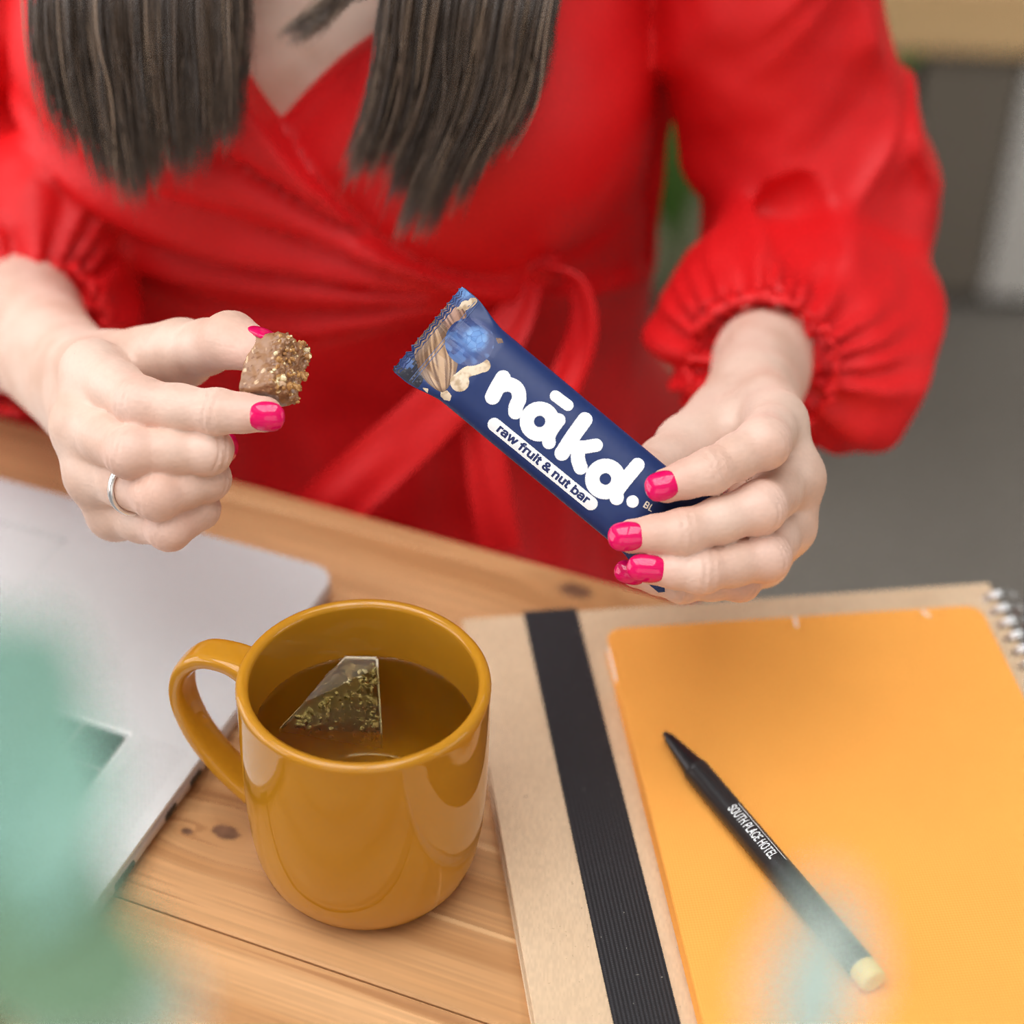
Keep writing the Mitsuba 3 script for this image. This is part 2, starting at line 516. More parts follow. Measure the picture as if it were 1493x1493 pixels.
s_ = np.linspace(-1, 1, 60)
add('mug__handle', strap(hp, 0.0135 + 0.0035 * np.abs(s_) ** 6, 0.0062 + 0.003 * np.abs(s_) ** 8, side, 28), 'mug_glaze', True)
tag('mug', 'glossy mustard yellow mug of herbal tea on the wooden table', 'mug')

TEA_Z = 0.0688
mat('tea_liquid', {'type': 'dielectric', 'int_ior': 1.33, 'ext_ior': 1.0, 'specular_transmittance': rgb(0.99, 0.955, 0.74)})
pr = [(r_, z_ * MUG_H if z_ < 0.062 else z_) for r_, z_ in [(0, 0.0048), (0.02, 0.0053), (0.027, 0.0066), (0.0326, 0.0103), (0.0362, 0.0178), (0.0382, 0.03), (0.039, 0.045), (0.03935, 0.06), (0.0394, TEA_Z + 0.0009), (0.0388, TEA_Z + 0.0004), (0.0375, TEA_Z), (0.02, TEA_Z), (0, TEA_Z)]]
add('tea', moved(lathe(pr, 128), frame(MUG, 0)), 'tea_liquid', 50, 'greenish brown herbal tea filling the yellow mug', 'tea')


mat('bag_mesh', {'type': 'principledthin', 'base_color': rgb(0.80, 0.72, 0.60), 'roughness': 0.15, 'spec_trans': 0.86, 'diff_trans': 1.0, 'eta': 1.2})
# pyramid bag: four corners, edges softened, one corner poking up through the surface
rng = np.random.default_rng(4)
B = [V(*(-0.06023, 0.03267, 0.06930)), V(*(-0.04866, 0.03249, 0.07000)), V(*(-0.08025, -0.00244, 0.06600)), V(*(-0.04543, 0.00881, 0.04800))]
faces = [(0, 1, 2), (0, 3, 1), (0, 2, 3), (1, 3, 2)]
bag = []
B[0][2], B[1][2] = TEA_Z + 0.0012, TEA_Z + 0.0016
bc = sum(B) / 4
for q in faces:
    n_ = 22
    pv, idx = [], {}
    for i in range(n_ + 1):
        for j in range(n_ + 1 - i):
            w_ = np.array([n_ - i - j, i, j]) / n_
            p = w_[0] * B[q[0]] + w_[1] * B[q[1]] + w_[2] * B[q[2]]
            bulge = 27 * w_.prod()
            out = unit((B[q[0]] + B[q[1]] + B[q[2]]) / 3 - bc)
            p = p + out * (0.0035 * bulge + 0.0016 * bulge * (meshkit.noise(p * 260, 3) - 0.5))
            idx[i, j] = len(pv)
            pv.append(p)
    fs = []
    for i in range(n_):
        for j in range(n_ - i):
            fs.append((idx[i, j], idx[i + 1, j], idx[i, j + 1]))
            if i + j < n_ - 1:
                fs.append((idx[i + 1, j], idx[i + 1, j + 1], idx[i, j + 1]))
    bag.append(trimesh.Trimesh(np.array(pv), np.array(fs), process=False))
add('tea_bag__mesh_bag', cat(bag), 'bag_mesh', 40)
matte('bag_seam', (0.62, 0.55, 0.42), 0.6)
for i, j in ((0, 1), (0, 2), (1, 3)):
    add('tea_bag__seam', tube(np.linspace(B[i], B[j], 14), 0.0006, 6, (1.6, 0.5)), 'bag_seam', True)


def leaf_colour(p, n, uv):
    k = mikit.cell_rand(dr.floor(p.x * 900), dr.floor(p.y * 900), dr.floor(p.z * 900))
    return mix((0.22, 0.18, 0.07), (0.60, 0.52, 0.30), k)


matte('herb_leaf', proc(leaf_colour), 0.9, 0.1)
fl = []
for k in range(1100):
    w_ = rng.dirichlet((1.0, 1.0, 1.0, 1.3))
    p = sum(w * b for w, b in zip(w_, B))
    if p[2] > TEA_Z + 0.0008:
        continue
    p = bc + (p - bc) * 0.96
    s = rng.uniform(0.0005, 0.0016)
    q = trimesh.creation.icosahedron()
    q.apply_scale((s * 1.3, s, s * 0.5))
    q.apply_transform(trimesh.transformations.random_rotation_matrix(rng.random(3)))
    q.apply_translation(p)
    fl.append(q)
add('tea_bag__herb_leaves', cat(fl), 'herb_leaf', False, 'crumbled dried herbs inside the bag', kind='stuff')
tag('tea_bag', 'pyramid mesh tea bag of crumbled herbs steeping in the mug', 'tea bag')

# ---------------------------------------------------------------- kraft notebook with the black elastic band
KYAW = math.radians(9.1)
KW, KH, KT = 0.2305, 0.300, 0.0115
KTL = V(-0.0205, 0.1255, 0)
KM = frame(KTL, KYAW) @ frame((0, -KH, 0.0), 0)       # local: x to the right, y up to the far edge


def kraft_colour(p, n, uv):
    c = mix((0.60, 0.44, 0.285), (0.65, 0.49, 0.33), fbm(p.x * 40, p.y * 40, 0, 3))
    c = c * (0.94 + 0.12 * noise(p.x * 1600, p.y * 500))
    speck = smoothstep(0.955, 0.985, noise(p.x * 900, p.y * 900, 5)) * 0.35 + 0.6 * smoothstep(0.985, 0.995, noise(p.x * 260, p.y * 260, 11))
    return mix(c, (0.2, 0.12, 0.06), speck)


matte('kraft_board', proc(kraft_colour), 0.75, 0.2)
matte('paper_edge', proc(lambda p, n, uv: mix((0.80, 0.78, 0.72), (0.62, 0.6, 0.54), noise(p.z * 6000, p.x * 20, p.y * 20))), 0.9, 0.1)
matte('wire_chrome', (0.75, 0.76, 0.77), 0.22, 0.5, metallic=1.0)


def elastic_colour(p, n, uv):
    c_, s_k = math.cos(KYAW), math.sin(KYAW)
    x, y = p.x * c_ + p.y * s_k, -p.x * s_k + p.y * c_
    rib = 0.5 + 0.5 * dr.sin(x * 2 * math.pi / 0.00155)
    wv = 0.5 + 0.5 * dr.sin(y * 2 * math.pi / 0.0009 + 3.1 * dr.floor(x / 0.00155))
    c = mix((0.012, 0.012, 0.014), (0.045, 0.045, 0.05), rib * (0.45 + 0.55 * wv))
    return mix(c, (0.35, 0.34, 0.3), 0.8 * smoothstep(0.975, 0.99, noise(x * 500, y * 500)))


def elastic_relief(p, n, uv):
    c_, s_k = math.cos(KYAW), math.sin(KYAW)
    x, y = p.x * c_ + p.y * s_k, -p.x * s_k + p.y * c_
    return (0.5 + 0.5 * dr.sin(x * 2 * math.pi / 0.00155)) * (0.7 + 0.3 * dr.sin(y * 2 * math.pi / 0.0009))


bumped('elastic_weave', {'type': 'principled', 'base_color': proc(elastic_colour), 'roughness': 0.75, 'specular': 0.3, 'sheen': 0.3}, elastic_relief, 0.00025, 2e-4)
add('kraft_notebook__back_cover', moved(bevel_box(0, KW, 0, KH, 0, 0.0016, 0.0003), KM), 'kraft_board', False)
for k in range(9):
    d = 0.0008 * math.sin(k * 2.1) + 0.0006
    add('kraft_notebook__sheets', moved(box(0.0012 + d, KW - 0.002, 0.001, KH - 0.001, 0.0016 + k * 0.000933, 0.0016 + (k + 1) * 0.000933 - 0.00008), KM), 'paper_edge', False)
add('kraft_notebook__front_cover', moved(bevel_box(0, KW, 0, KH, 0.0100, KT, 0.0003), KM), 'kraft_board', False)
ew = 0.0225
ex0 = 0.0262
loop = catmull([(KH - 0.02, KT + 0.0005), (KH - 0.001, KT + 0.0005), (KH + 0.0004, KT), (KH + 0.0006, KT / 2), (KH + 0.0004, 0.0003), (KH - 0.001, 0.0001)], 24)
eb = [box(ex0, ex0 + ew, -0.0007, KH - 0.0005, KT, KT + 0.0009), box(ex0, ex0 + ew, KH - 0.0005, KH + 0.0009, 0.0004, KT + 0.0009), box(ex0, ex0 + ew, -0.0009, 0.0, 0.0004, KT)]
add('kraft_notebook__elastic_band', moved(cat(eb), KM), 'elastic_weave', False, 'wide black ribbed elastic band')
rc = []
for k in range(33):
    y = KH - 0.0115 - k * 0.0088
    pair = []
    for off in (-0.0011, 0.0011):
        t = np.linspace(0.12, 2 * np.pi - 0.12, 30)
        ring = np.stack([KW + 0.0015 + 0.0095 * np.cos(t + np.pi), np.full(30, y + off) + 0.0006 * np.sin(t), KT / 2 + 0.0098 * np.sin(t + np.pi)], 1)
        ring[:, 2] = np.maximum(ring[:, 2], -0.0002 + 0.0012)
        pair.append(tube(ring, 0.00068, 8))
    add('kraft_notebook__wire_ring', moved(cat(pair), KM), 'wire_chrome', True)
tag('kraft_notebook', 'brown kraft spiral notebook closed with a black elastic band, under the orange one', 'notebook')

# ---------------------------------------------------------------- orange cloth notebook
OYAW = math.radians(8.6)
OW, OH = 0.1600, 0.225
OTL = V(0.0388, 0.1110, 0)
OM = frame(OTL, OYAW) @ frame((0, -OH, 0), 0)


def cloth_colour(p, n, uv):
    c_, s_o = math.cos(OYAW), math.sin(OYAW)
    x, y = p.x * c_ + p.y * s_o, -p.x * s_o + p.y * c_
    w = 0.5 + 0.25 * dr.sin(x * 2 * math.pi / 0.0011) + 0.25 * dr.sin(y * 2 * math.pi / 0.0011)
    c = mix((0.84, 0.350, 0.062), (0.90, 0.410, 0.088), w)
    return c * (0.96 + 0.08 * fbm(x * 30, y * 30, 0, 3))


def cloth_relief(p, n, uv):
    c_, s_o = math.cos(OYAW), math.sin(OYAW)
    x, y = p.x * c_ + p.y * s_o, -p.x * s_o + p.y * c_
    return 0.5 + 0.25 * dr.sin(x * 2 * math.pi / 0.0011) + 0.25 * dr.sin(y * 2 * math.pi / 0.0011) + 0.6 * noise(x * 400, y * 400)


bumped('orange_cloth', {'type': 'principled', 'base_color': proc(cloth_colour), 'roughness': 0.7, 'specular': 0.25, 'sheen': 0.2}, cloth_relief, 0.00009, 2e-4)
matte('white_paper', (0.86, 0.85, 0.82), 0.8, 0.2)
z0 = KT + 0.0004
add('orange_notebook__back_cover', moved(round_slab(rrect(OW, OH, 0.007), z0, z0 + 0.0012, 0.0005), OM), 'orange_cloth', 40)
for k in range(7):
    d = 0.0009 + 0.0005 * math.sin(k * 1.9)
    add('orange_notebook__sheets', moved(round_slab(sa.translate(rrect(OW - 2 * d, OH - 2 * d, 0.0065), d, d), z0 + 0.0012 + k * 0.001, z0 + 0.0012 + (k + 1) * 0.001 - 0.00008, 0.0001, 1), OM), 'white_paper', False)
top = round_slab(rrect(OW, OH, 0.007), z0 + 0.0082, z0 + 0.0094, 0.0005)
add('orange_notebook__spine', moved(bevel_box(-0.0003, 0.0010, 0.006, OH - 0.030, z0 + 0.0003, z0 + 0.0090, 0.0004), OM), 'orange_cloth', False)
add('orange_notebook__front_cover', moved(top, OM), 'orange_cloth', 40)
OTOP = z0 + 0.0094
for (fx, fy, l, a_) in ((0.0795, OH - 0.0032, 0.005, 85), (0.1365, OH - 0.0022, 0.0036, 125)):
    m = sg.LineString([(0, 0), (l * math.cos(math.radians(a_)), l * math.sin(math.radians(a_)))]).buffer(0.0006)
    m = trimesh.creation.extrude_polygon(m, 0.00016, engine='earcut')
    m.apply_translation((fx, fy - 0.003, OTOP - 0.00006))
    add('orange_notebook__scuff', moved(m, OM), 'white_paper', False, 'small white scuff on the cover edge')
tag('orange_notebook', 'bright orange cloth covered notebook lying on the kraft notebook with a pen on it', 'notebook')

# ---------------------------------------------------------------- pen
matte('pen_black', (0.018, 0.018, 0.02), 0.33, 0.5)
matte('pen_tip_black', (0.014, 0.014, 0.016), 0.28, 0.5)
matte('pen_print', (0.72, 0.74, 0.76), 0.5)
matte('pen_cap_yellow', (0.80, 0.62, 0.24), 0.45)
PT, PE = V(0.0605, 0.0450, 0), V(0.1268, -0.0725, 0)
PR = 0.0050
pd = unit(PE - PT)
L = np.linalg.norm(PE - PT)
pz = OTOP + PR
PM = basis(V(PT[0], PT[1], pz), np.cross(V(0, 0, 1), pd), V(0, 0, 1), pd)        # local z runs along the pen
PM[:3, 0] = np.cross(PM[:3, 1], PM[:3, 2])
tip = [(0, 0), (0.0009, 0), (0.0012, 0.0003), (0.0014, 0.002), (0.0017, 0.0024), (0.0021, 0.003), (0.0030, 0.010), (0.0041, 0.0185), (0.00455, 0.0212), (0.00455, 0.0218), (0, 0.0218)]
bar_ = [(0, 0.0218), (0.0048, 0.0218), (0.005, 0.0222), (0.005, 0.0236), (0.00485, 0.0239), (0.00485, 0.0242), (0.005, 0.0245), (0.005, L - 0.008), (0.0048, L - 0.0075), (0, L - 0.0075)]
capp = [(0, L - 0.0075), (0.0046, L - 0.0075), (0.0048, L - 0.0070), (0.0048, L - 0.0008), (0.0042, L), (0, L)]
add('pen__tip', moved(lathe(tip, 40), PM), 'pen_tip_black', 35)
add('pen__barrel', moved(lathe(bar_, 48), PM), 'pen_black', 35)
add('pen__end_cap', moved(lathe(capp, 40), PM), 'pen_cap_yellow', 35, 'pale yellow push button end')
# lettering wrapped round the barrel, reading from the tip towards the cap
tp = text_polygon('SOUTH PLACE HOTEL', 0.0036, True)
v2, f2 = cells(tp, 0.0006)


def wrap_pen(v2, s0, ang0, lift, flip=1, stretch=1.0):
    a_ = ang0 - v2[:, 1] / PR
    r = PR + lift
    return np.stack([r * np.sin(a_), r * np.cos(a_), s0 + v2[:, 0] * stretch], 1)


tw = v2[:, 0].max()
v2[:, 1] = -v2[:, 1]
lv = wrap_pen(v2, 0.0475, math.radians(-34), 0.00004, stretch=0.028 / tw)
add('pen__lettering', moved(trimesh.Trimesh(lv, f2, process=False), PM), 'pen_print', False)
lp = sg.box(0, -0.0002, 0.031, 0.0002)
v2, f2 = cells(lp, 0.001)
lv = wrap_pen(v2, 0.0475, math.radians(22), 0.00004)
add('pen__printed_line', moved(trimesh.Trimesh(lv, f2, process=False), PM), 'pen_print', False)
tag('pen', 'slim black ballpoint pen with white lettering lying on the orange notebook', 'pen')

# ---------------------------------------------------------------- laptop
LYAW = math.radians(-20.0)
LW, LD, LT = 0.349, 0.242, 0.0125
LCR = V(-0.0745, 0.1535, 0)                                     # the far right corner
LM = frame(LCR, LYAW) @ frame((-LW, -LD, 0), 0)                 # local: x right, y away from the lid hinge


def alu(p, n, uv):
    return mix((0.56, 0.575, 0.575), (0.59, 0.605, 0.605), noise(p.x * 3000, p.y * 3000))


matte('laptop_metal', proc(alu), 0.45, 0.4, metallic=0.1)
matte('laptop_side', (0.44, 0.41, 0.42), 0.35, 0.5, metallic=0.5)
matte('key_black', (0.02, 0.02, 0.022), 0.5)
matte('key_well', (0.05, 0.055, 0.05), 0.5)
matte('port_dark', (0.015, 0.014, 0.014), 0.5)
matte('screen_glass', (0.02, 0.02, 0.025), 0.12, 0.5)
matte('pale_metal', (0.82, 0.82, 0.82), 0.3, 0.5)
well = sg.box(0.036, 0.014, LW - 0.0315, 0.118)
bpoly = rrect(LW, LD, 0.011)
lower = round_slab(sa.scale(bpoly, 0.985, 0.98), 0.0012, 0.009, 0.003, 4)
add('laptop__base', moved(round_slab(bpoly, 0.0032, LT - 0.0012, 0.0035, 5), LM), 'laptop_side', 50)
deck_poly = sa.scale(bpoly, 0.997, 0.996).difference(well).difference(sg.box(LW / 2 - 0.056, 0.134, LW / 2 + 0.056, 0.2145))
deck = trimesh.creation.extrude_polygon(deck_poly, 0.0016, engine='earcut')
deck.apply_translation((0, 0, LT - 0.0016))
add('laptop__deck', moved(deck, LM), 'laptop_metal', False, 'pale grey metal palm rest')
add('laptop__key_well', moved(box(0.036, LW - 0.0315, 0.014, 0.118, LT - 0.0016, LT - 0.0013), LM), 'key_well', False)
tpm = round_slab(sa.translate(rrect(0.1112, 0.0797, 0.003), LW / 2 - 0.0556, 0.1344), LT - 0.0014, LT - 0.00025, 0.0002, 2)
add('laptop__trackpad', moved(tpm, LM), 'laptop_metal', 30)
rim_ = cat(box(0.0355, LW - 0.031, 0.118, 0.1195, LT - 0.0014, LT + 0.0002), box(LW - 0.0315, LW - 0.031, 0.014, 0.118, LT - 0.0014, LT + 0.0001))
add('laptop__well_rim', moved(rim_, LM), 'pale_metal', False)
kp = 0.0189
for row in range(5):
    y1 = 0.1165 - row * 0.0197
    n_ = 14
    wk = (LW - 0.0315 - 0.036 - 0.002) / n_
    for c_ in range(n_):
        x0 = 0.037 + c_ * wk
        add('laptop__key', moved(bevel_box(x0 + 0.0012, x0 + wk - 0.0012, y1 - 0.0178, y1, LT - 0.0013, LT - 0.0001, 0.0004), LM), 'key_black', False)
gd = []
for i in range(11):
    for j in range(66):
        x, y = LW - 0.0065 - i * 0.00185 - 0.0009 * (j % 2), 0.016 + j * 0.00158
        d = trimesh.creation.cylinder(0.00042, 0.00008, sections=6)
        d.apply_translation((x, y, LT + 0.00001))
        gd.append(d)
matte('grille_dot', (0.40, 0.40, 0.40), 0.6)
add('laptop__speaker_grille', moved(cat(gd), LM), 'grille_dot', False, 'field of fine speaker holes', kind='stuff')
for y, w_ in ((0.112, 0.009), (0.0925, 0.009), (0.058, 0.0145)):
    pp = round_slab(sa.translate(rrect(w_, 0.0032, 0.0014), 0, 0), 0, 0.0006, 0.0001, 1)
    m_ = np.array([[0, 0, 1.0, LW - 0.0004], [1, 0, 0, y - w_ / 2], [0, 1, 0, 0.0056], [0, 0, 0, 1]])
    add('laptop__port', moved(moved(pp, m_), LM), 'port_dark', False)
for sx in (0.03, LW - 0.03):
    for sy in (0.03, LD - 0.03):
        f_ = lathe([(0, 0), (0.006, 0), (0.0065, 0.0006), (0.0065, 0.0035), (0, 0.0035)], 20)
        f_.apply_translation((sx, sy, 0))
        add('laptop__foot', moved(f_, LM), 'port_dark', 40)
la = math.radians(152)                                            # lid opening angle
lm = np.array([[1, 0, 0, 0], [0, math.cos(la), -math.sin(la), 0.003], [0, math.sin(la), math.cos(la), LT + 0.0035], [0, 0, 0, 1.0]])
lidp = rrect(LW, LD - 0.008, 0.011)
add('laptop__lid', moved(moved(round_slab(lidp, 0.0, 0.0045, 0.0018, 3), lm), LM), 'laptop_side', 40)
add('laptop__lid__screen', moved(moved(box(0.006, LW - 0.006, 0.012, LD - 0.014, -0.0003, 0.0001), lm), LM), 'screen_glass', False)
hg = trimesh.creation.cylinder(0.0042, LW - 0.06, sections=24)
hg.apply_transform(trimesh.transformations.rotation_matrix(np.pi / 2, [0, 1, 0]))
hg.apply_translation((LW / 2, 0.003, LT - 0.0005))
add('laptop__hinge', moved(hg, LM), 'port_dark', 40)
tag('laptop', 'open silver grey laptop on the table left of the yellow mug', 'laptop')

# ---------------------------------------------------------------- snack bar in its wrapper
WO, WU, WV, WN = V(*(-0.03330, 0.07828, 0.18501)), V(*(0.79017, -0.37311, -0.48624)), V(*(0.61290, 0.48103, 0.62688)), V(*(0.00000, -0.79335, 0.60876))
WLEN, WBULGE = 0.1232, 0.0068


def w_half(u):
    s = np.minimum(u, WLEN - u)
    k = np.clip((s - 0.006) / 0.016, 0, 1)
    k = k * k * (3 - 2 * k)
    return 0.0192 - 0.0028 * k


def w_front(u, v):
    """Height of the wrapper's front above its middle plane."""
    s = np.minimum(u, WLEN - u)
    k = np.clip((s - 0.0075) / 0.018, 0, 1)
    k = k * k * (3 - 2 * k)
    x = np.clip(np.abs(v) / w_half(u), 0, 1)
    puff = WBULGE * k * np.sqrt(np.maximum(1 - x**2.6, 0))
    crimp = 0.00018 * np.sin(u * 2 * np.pi / 0.0013) * np.clip((0.0085 - s) / 0.001, 0, 1) * (1 - x**8)
    pull = 0.0005 * np.sin(v * 900 + 3 * np.sin(u * 90)) * np.exp(-((s - 0.014) / 0.006) ** 2) * (1 - x**4)
    return 0.00015 * (1 - x**6) + puff + crimp + pull


def w_point(u, v, w):
    return WO + np.multiply.outer(u, WU) + np.multiply.outer(v, WV) + np.multiply.outer(w, WN)


nu, nv = 240, 70
uu, tt = np.meshgrid(np.linspace(0, WLEN, nu), np.linspace(-1, 1, nv), indexing='ij')
tt = np.sign(tt) * np.abs(np.sin(tt * np.pi / 2))
vv = tt * w_half(uu)
teeth = 0.0016 * np.abs(((vv / 0.0032) % 1) * 2 - 1)
u2 = uu + teeth * np.clip(1 - uu / 0.004, 0, 1) - teeth * np.clip(1 - (WLEN - uu) / 0.004, 0, 1)
wf = w_front(uu, vv)
pf, pb = w_point(u2, vv, wf), w_point(u2, vv, -wf)


def sheet(p, flip=False):
    a_, b_ = p.shape[:2]
    i = np.arange(a_ * b_).reshape(a_, b_)
    q = np.stack([i[:-1, :-1], i[1:, :-1], i[1:, 1:], i[:-1, 1:]], -1).reshape(-1, 4)
    if flip:
        q = q[:, ::-1]
    return trimesh.Trimesh(p.reshape(-1, 3), np.vstack([q[:, :3], q[:, [0, 2, 3]]]), process=False)


def foil_relief(p, n, uv):
    return fbm(p.x * 150, p.y * 150, p.z * 150, 2)


matte('wrapper_navy', (0.012, 0.029, 0.118), 0.36, 0.36, clearcoat=0.12, clearcoat_gloss=0.6)
matte('print_white', (0.80, 0.81, 0.82), 0.4, 0.4)
matte('print_navy', (0.012, 0.022, 0.10), 0.4, 0.4)
matte('print_cream', (0.80, 0.70, 0.58), 0.4, 0.4)
add('wrapped_bar__wrapper', cat(sheet(pf), sheet(pb, True)), 'wrapper_navy', 50)


def on_wrapper(key, poly, bsdf, lift, label=None, step=0.0011):
    """A flat print: the outline (mm on the wrapper's plane) laid on the wrapper's front."""
    poly = sa.scale(poly, 0.001, 0.001, origin=(0, 0))
    rows = np.linspace(0.0006, WLEN - 0.0006, 160)
    edge = sg.Polygon(np.vstack([np.column_stack([rows, w_half(rows) * 0.985]), np.column_stack([rows, -w_half(rows) * 0.985])[::-1]]))
    poly = poly.intersection(edge)
    v2, f2 = cells(poly, step)
    p = w_point(v2[:, 0], v2[:, 1], w_front(v2[:, 0], v2[:, 1]) + lift)
    return add('wrapped_bar__' + key, trimesh.Trimesh(p, f2, process=False), bsdf, False, label, uv=v2 * 1000)


def stroke(pts, r, n=40):
    return sg.LineString(catmull(pts, n) if len(pts) > 2 else pts).buffer(r, quad_segs=10)


def ringed(c, r, w):
    return sg.Point(c).buffer(r + w, quad_segs=24).difference(sg.Point(c).buffer(r - w, quad_segs=16))


letters = {
    'n': so.unary_union([stroke([(32.3, 3.2), (32.8, 0), (33.7, -4.0)], 2.5), stroke([(33.2, 0.6), (35.6, 3.0), (38.6, 3.3), (41.0, 1.3), (41.9, -1.4), (43.0, -3.0)], 2.35)]),
    'a': so.unary_union([ringed((51.4, -0.2), 4.35, 2.3), stroke([(56.1, 4.3), (56.4, 0), (57.2, -2.4), (58.4, -3.6)], 2.2)]),
    'macron': stroke([(50.0, 9.9), (55.2, 10.2)], 1.85),
    'k': so.unary_union([stroke([(62.9, 10.2), (63.4, 3), (64.2, -3.6)], 2.45), stroke([(64.6, 0.4), (68.0, 2.2), (71.4, 5.9)], 2.15), stroke([(67.2, 1.4), (69.6, -1.6), (72.2, -3.3)], 2.3)]),
    'd': so.unary_union([ringed((81.2, -0.9), 4.45, 2.35), stroke([(86.6, 9.8), (86.6, 2), (87.0, -1.8), (88.3, -3.4)], 2.3)]),
    'dot': sg.Point(94.0, -0.9).buffer(2.15, quad_segs=16)}
for name, g in letters.items():
    g = sa.scale(g.buffer(0.12), 1.012, 1.02, origin=(30, 0)) if name != 'dot' else g
    on_wrapper('letter', g, 'print_white', 0.00022)
pill = sg.LineString([(40.3, -11.0), (83.4, -10.6)]).buffer(2.35, quad_segs=12)
on_wrapper('label_strip', pill, 'print_white', 0.00020, 'white rounded strip with the words raw fruit & nut bar')
words = text_polygon('raw fruit & nut bar', 2.75, True)
x0, y0, x1, y1 = words.bounds
words = sa.translate(sa.scale(words, 40.2 / (x1 - x0), 1.0, origin=(0, 0)), 41.8, -12.0)
words = sa.rotate(words.buffer(0.09), 0.5, origin=(60, -11))
on_wrapper('small_print', words, 'print_navy', 0.00030, step=0.8e-3)
bl = sa.translate(sa.rotate(text_polygon('BL', 2.3, True), 8, origin=(0, 0)), 97.6, 0.0)
on_wrapper('flavour_print', bl, 'print_cream', 0.00022, step=0.8e-3)


def art(fn, key):
    return matte(key, proc(fn), 0.36, 0.45, clearcoat=0.2)


def almond_fn(c, ang, dark, light):
    ca, sa_ = math.cos(ang), math.sin(ang)

    def fn(p, n, uv):
        x, y = uv.x - c[0], uv.y - c[1]
        l, w = x * ca + y * sa_, -x * sa_ + y * ca
        s = noise(l * 0.12, w * 1.5 / (1.05 - dr.square(l / 14)))
        c_ = mix(dark, light, smoothstep(0.2, 0.8, s))
        return mix(c_, (0.10, 0.05, 0.03), 0.7 * smoothstep(0.72, 1.0, dr.square(w / 5.6) + dr.square(l / 12)))
    return fn


def berry_fn(c, r):
    def fn(p, n, uv):
        x, y = uv.x - c[0], uv.y - c[1]
        d = dr.sqrt(x * x + y * y) / r
        base = mix((0.035, 0.09, 0.27), (0.014, 0.03, 0.13), smoothstep(0.3, 1.0, d + 0.15 * noise(x, y)))
        f1, f2, w = voronoi(x * 0.42 + 3, y * 0.42 + 7)
        crown = smoothstep(0.62, 0.3, dr.sqrt(dr.square((x - 1.0) / r) + dr.square((y - 2.2) / r)))
        c_ = mix(base, mix((0.06, 0.16, 0.40), (0.17, 0.33, 0.58), w), crown * (0.45 + 0.55 * smoothstep(0.02, 0.2, f2 - f1)))
        return mix(c_, (0.09, 0.2, 0.45), 0.4 * smoothstep(0.45, 0.7, noise(x * 0.5 + 9, y * 0.5)))
    return fn


def nut_fn(p, n, uv):
    return mix((0.62, 0.50, 0.36), (0.38, 0.26, 0.15), smoothstep(0.35, 0.8, fbm(uv.x * 0.5, uv.y * 0.5, 2, 3)))


def dark_berry_fn(p, n, uv):
    f1, f2, w = voronoi(uv.x * 0.55, uv.y * 0.55)
    return mix((0.008, 0.009, 0.02), (0.10, 0.10, 0.13), smoothstep(0.28, 0.08, f1) * w)


def lens(c, l, w, ang, tip=1.5):
    t = np.linspace(0, 2 * np.pi, 60, endpoint=False)
    x, y = l * np.sign(np.cos(t)) * np.abs(np.cos(t)), w * np.sign(np.sin(t)) * np.abs(np.sin(t)) ** tip
    return sa.translate(sa.rotate(sg.Polygon(np.column_stack([x, y])), ang, origin=(0, 0)), *c)


art(almond_fn((10.2, -5.6), math.radians(-40), (0.14, 0.07, 0.035), (0.42, 0.26, 0.145)), 'print_almond')
art(almond_fn((3.2, 9.6), math.radians(-22), (0.13, 0.06, 0.04), (0.36, 0.20, 0.14)), 'print_almond_pink')
art(berry_fn((15.2, 5.6), 8.6), 'print_blueberry')
art(berry_fn((1.5, 16.0), 4.6), 'print_blueberry_pale')
art(nut_fn, 'print_nut')
art(dark_berry_fn, 'print_blackberry')
on_wrapper('printed_blackberry', sa.translate(sa.scale(sg.Point(0, 0).buffer(1), 6.5, 6.2), 5.0, -17.0), 'print_blackberry', 0.00006)
on_wrapper('printed_blueberry', sa.translate(sa.scale(sg.Point(0, 0).buffer(1), 3.6, 2.6), 2.2, -13.6), 'print_blueberry', 0.00008)
on_wrapper('printed_almond', lens((3.2, 9.6), 8.5, 5.0, -22), 'print_almond_pink', 0.00008)
on_wrapper('printed_blueberry', sa.translate(sa.scale(sg.Point(0, 0).buffer(1), 6.0, 5.0), 1.2, 16.8), 'print_blueberry_pale', 0.00010)
on_wrapper('printed_cashew', lens((6.0, 15.2), 4.0, 1.7, 68, 1.0), 'print_nut', 0.00012)
on_wrapper('printed_almond', lens((8.9, -5.0), 13.6, 7.6, -40), 'print_almond', 0.00012)
on_wrapper('printed_blueberry', sa.translate(sa.scale(sg.Point(0, 0).buffer(1, quad_segs=24), 8.7, 8.5), 15.2, 5.6), 'print_blueberry', 0.00016)
bean = so.unary_union([sg.Point(21.7, -7.4).buffer(3.3), stroke([(20.6, -6.0), (21.4, -3.0), (23.2, -0.4), (24.5, 2.0)], 1.9), sg.Point(24.5, 2.3).buffer(2.3)]).buffer(0.9).buffer(-0.9)
on_wrapper('printed_cashew', bean, 'print_nut', 0.00014)
on_wrapper('printed_crumb', sg.Polygon([(19.0, -14.2), (20.2, -12.6), (22.2, -13.0), (22.8, -14.4), (21.2, -15.2), (19.6, -15.0)]).buffer(0.3), 'print_nut', 0.00010)
on_wrapper('printed_crumb', sg.Polygon([(21.8, 12.4), (23.0, 13.4), (24.2, 12.8), (23.2, 11.7)]).buffer(0.25), 'print_almond_pink', 0.00010)
on_wrapper('printed_crumb', sg.Polygon([(13.0, -17.0), (14.4, -16.2), (15.0, -17.2)]).buffer(0.2), 'print_nut', 0.00010)
matte('print_seam', (0.06, 0.10, 0.24), 0.3)
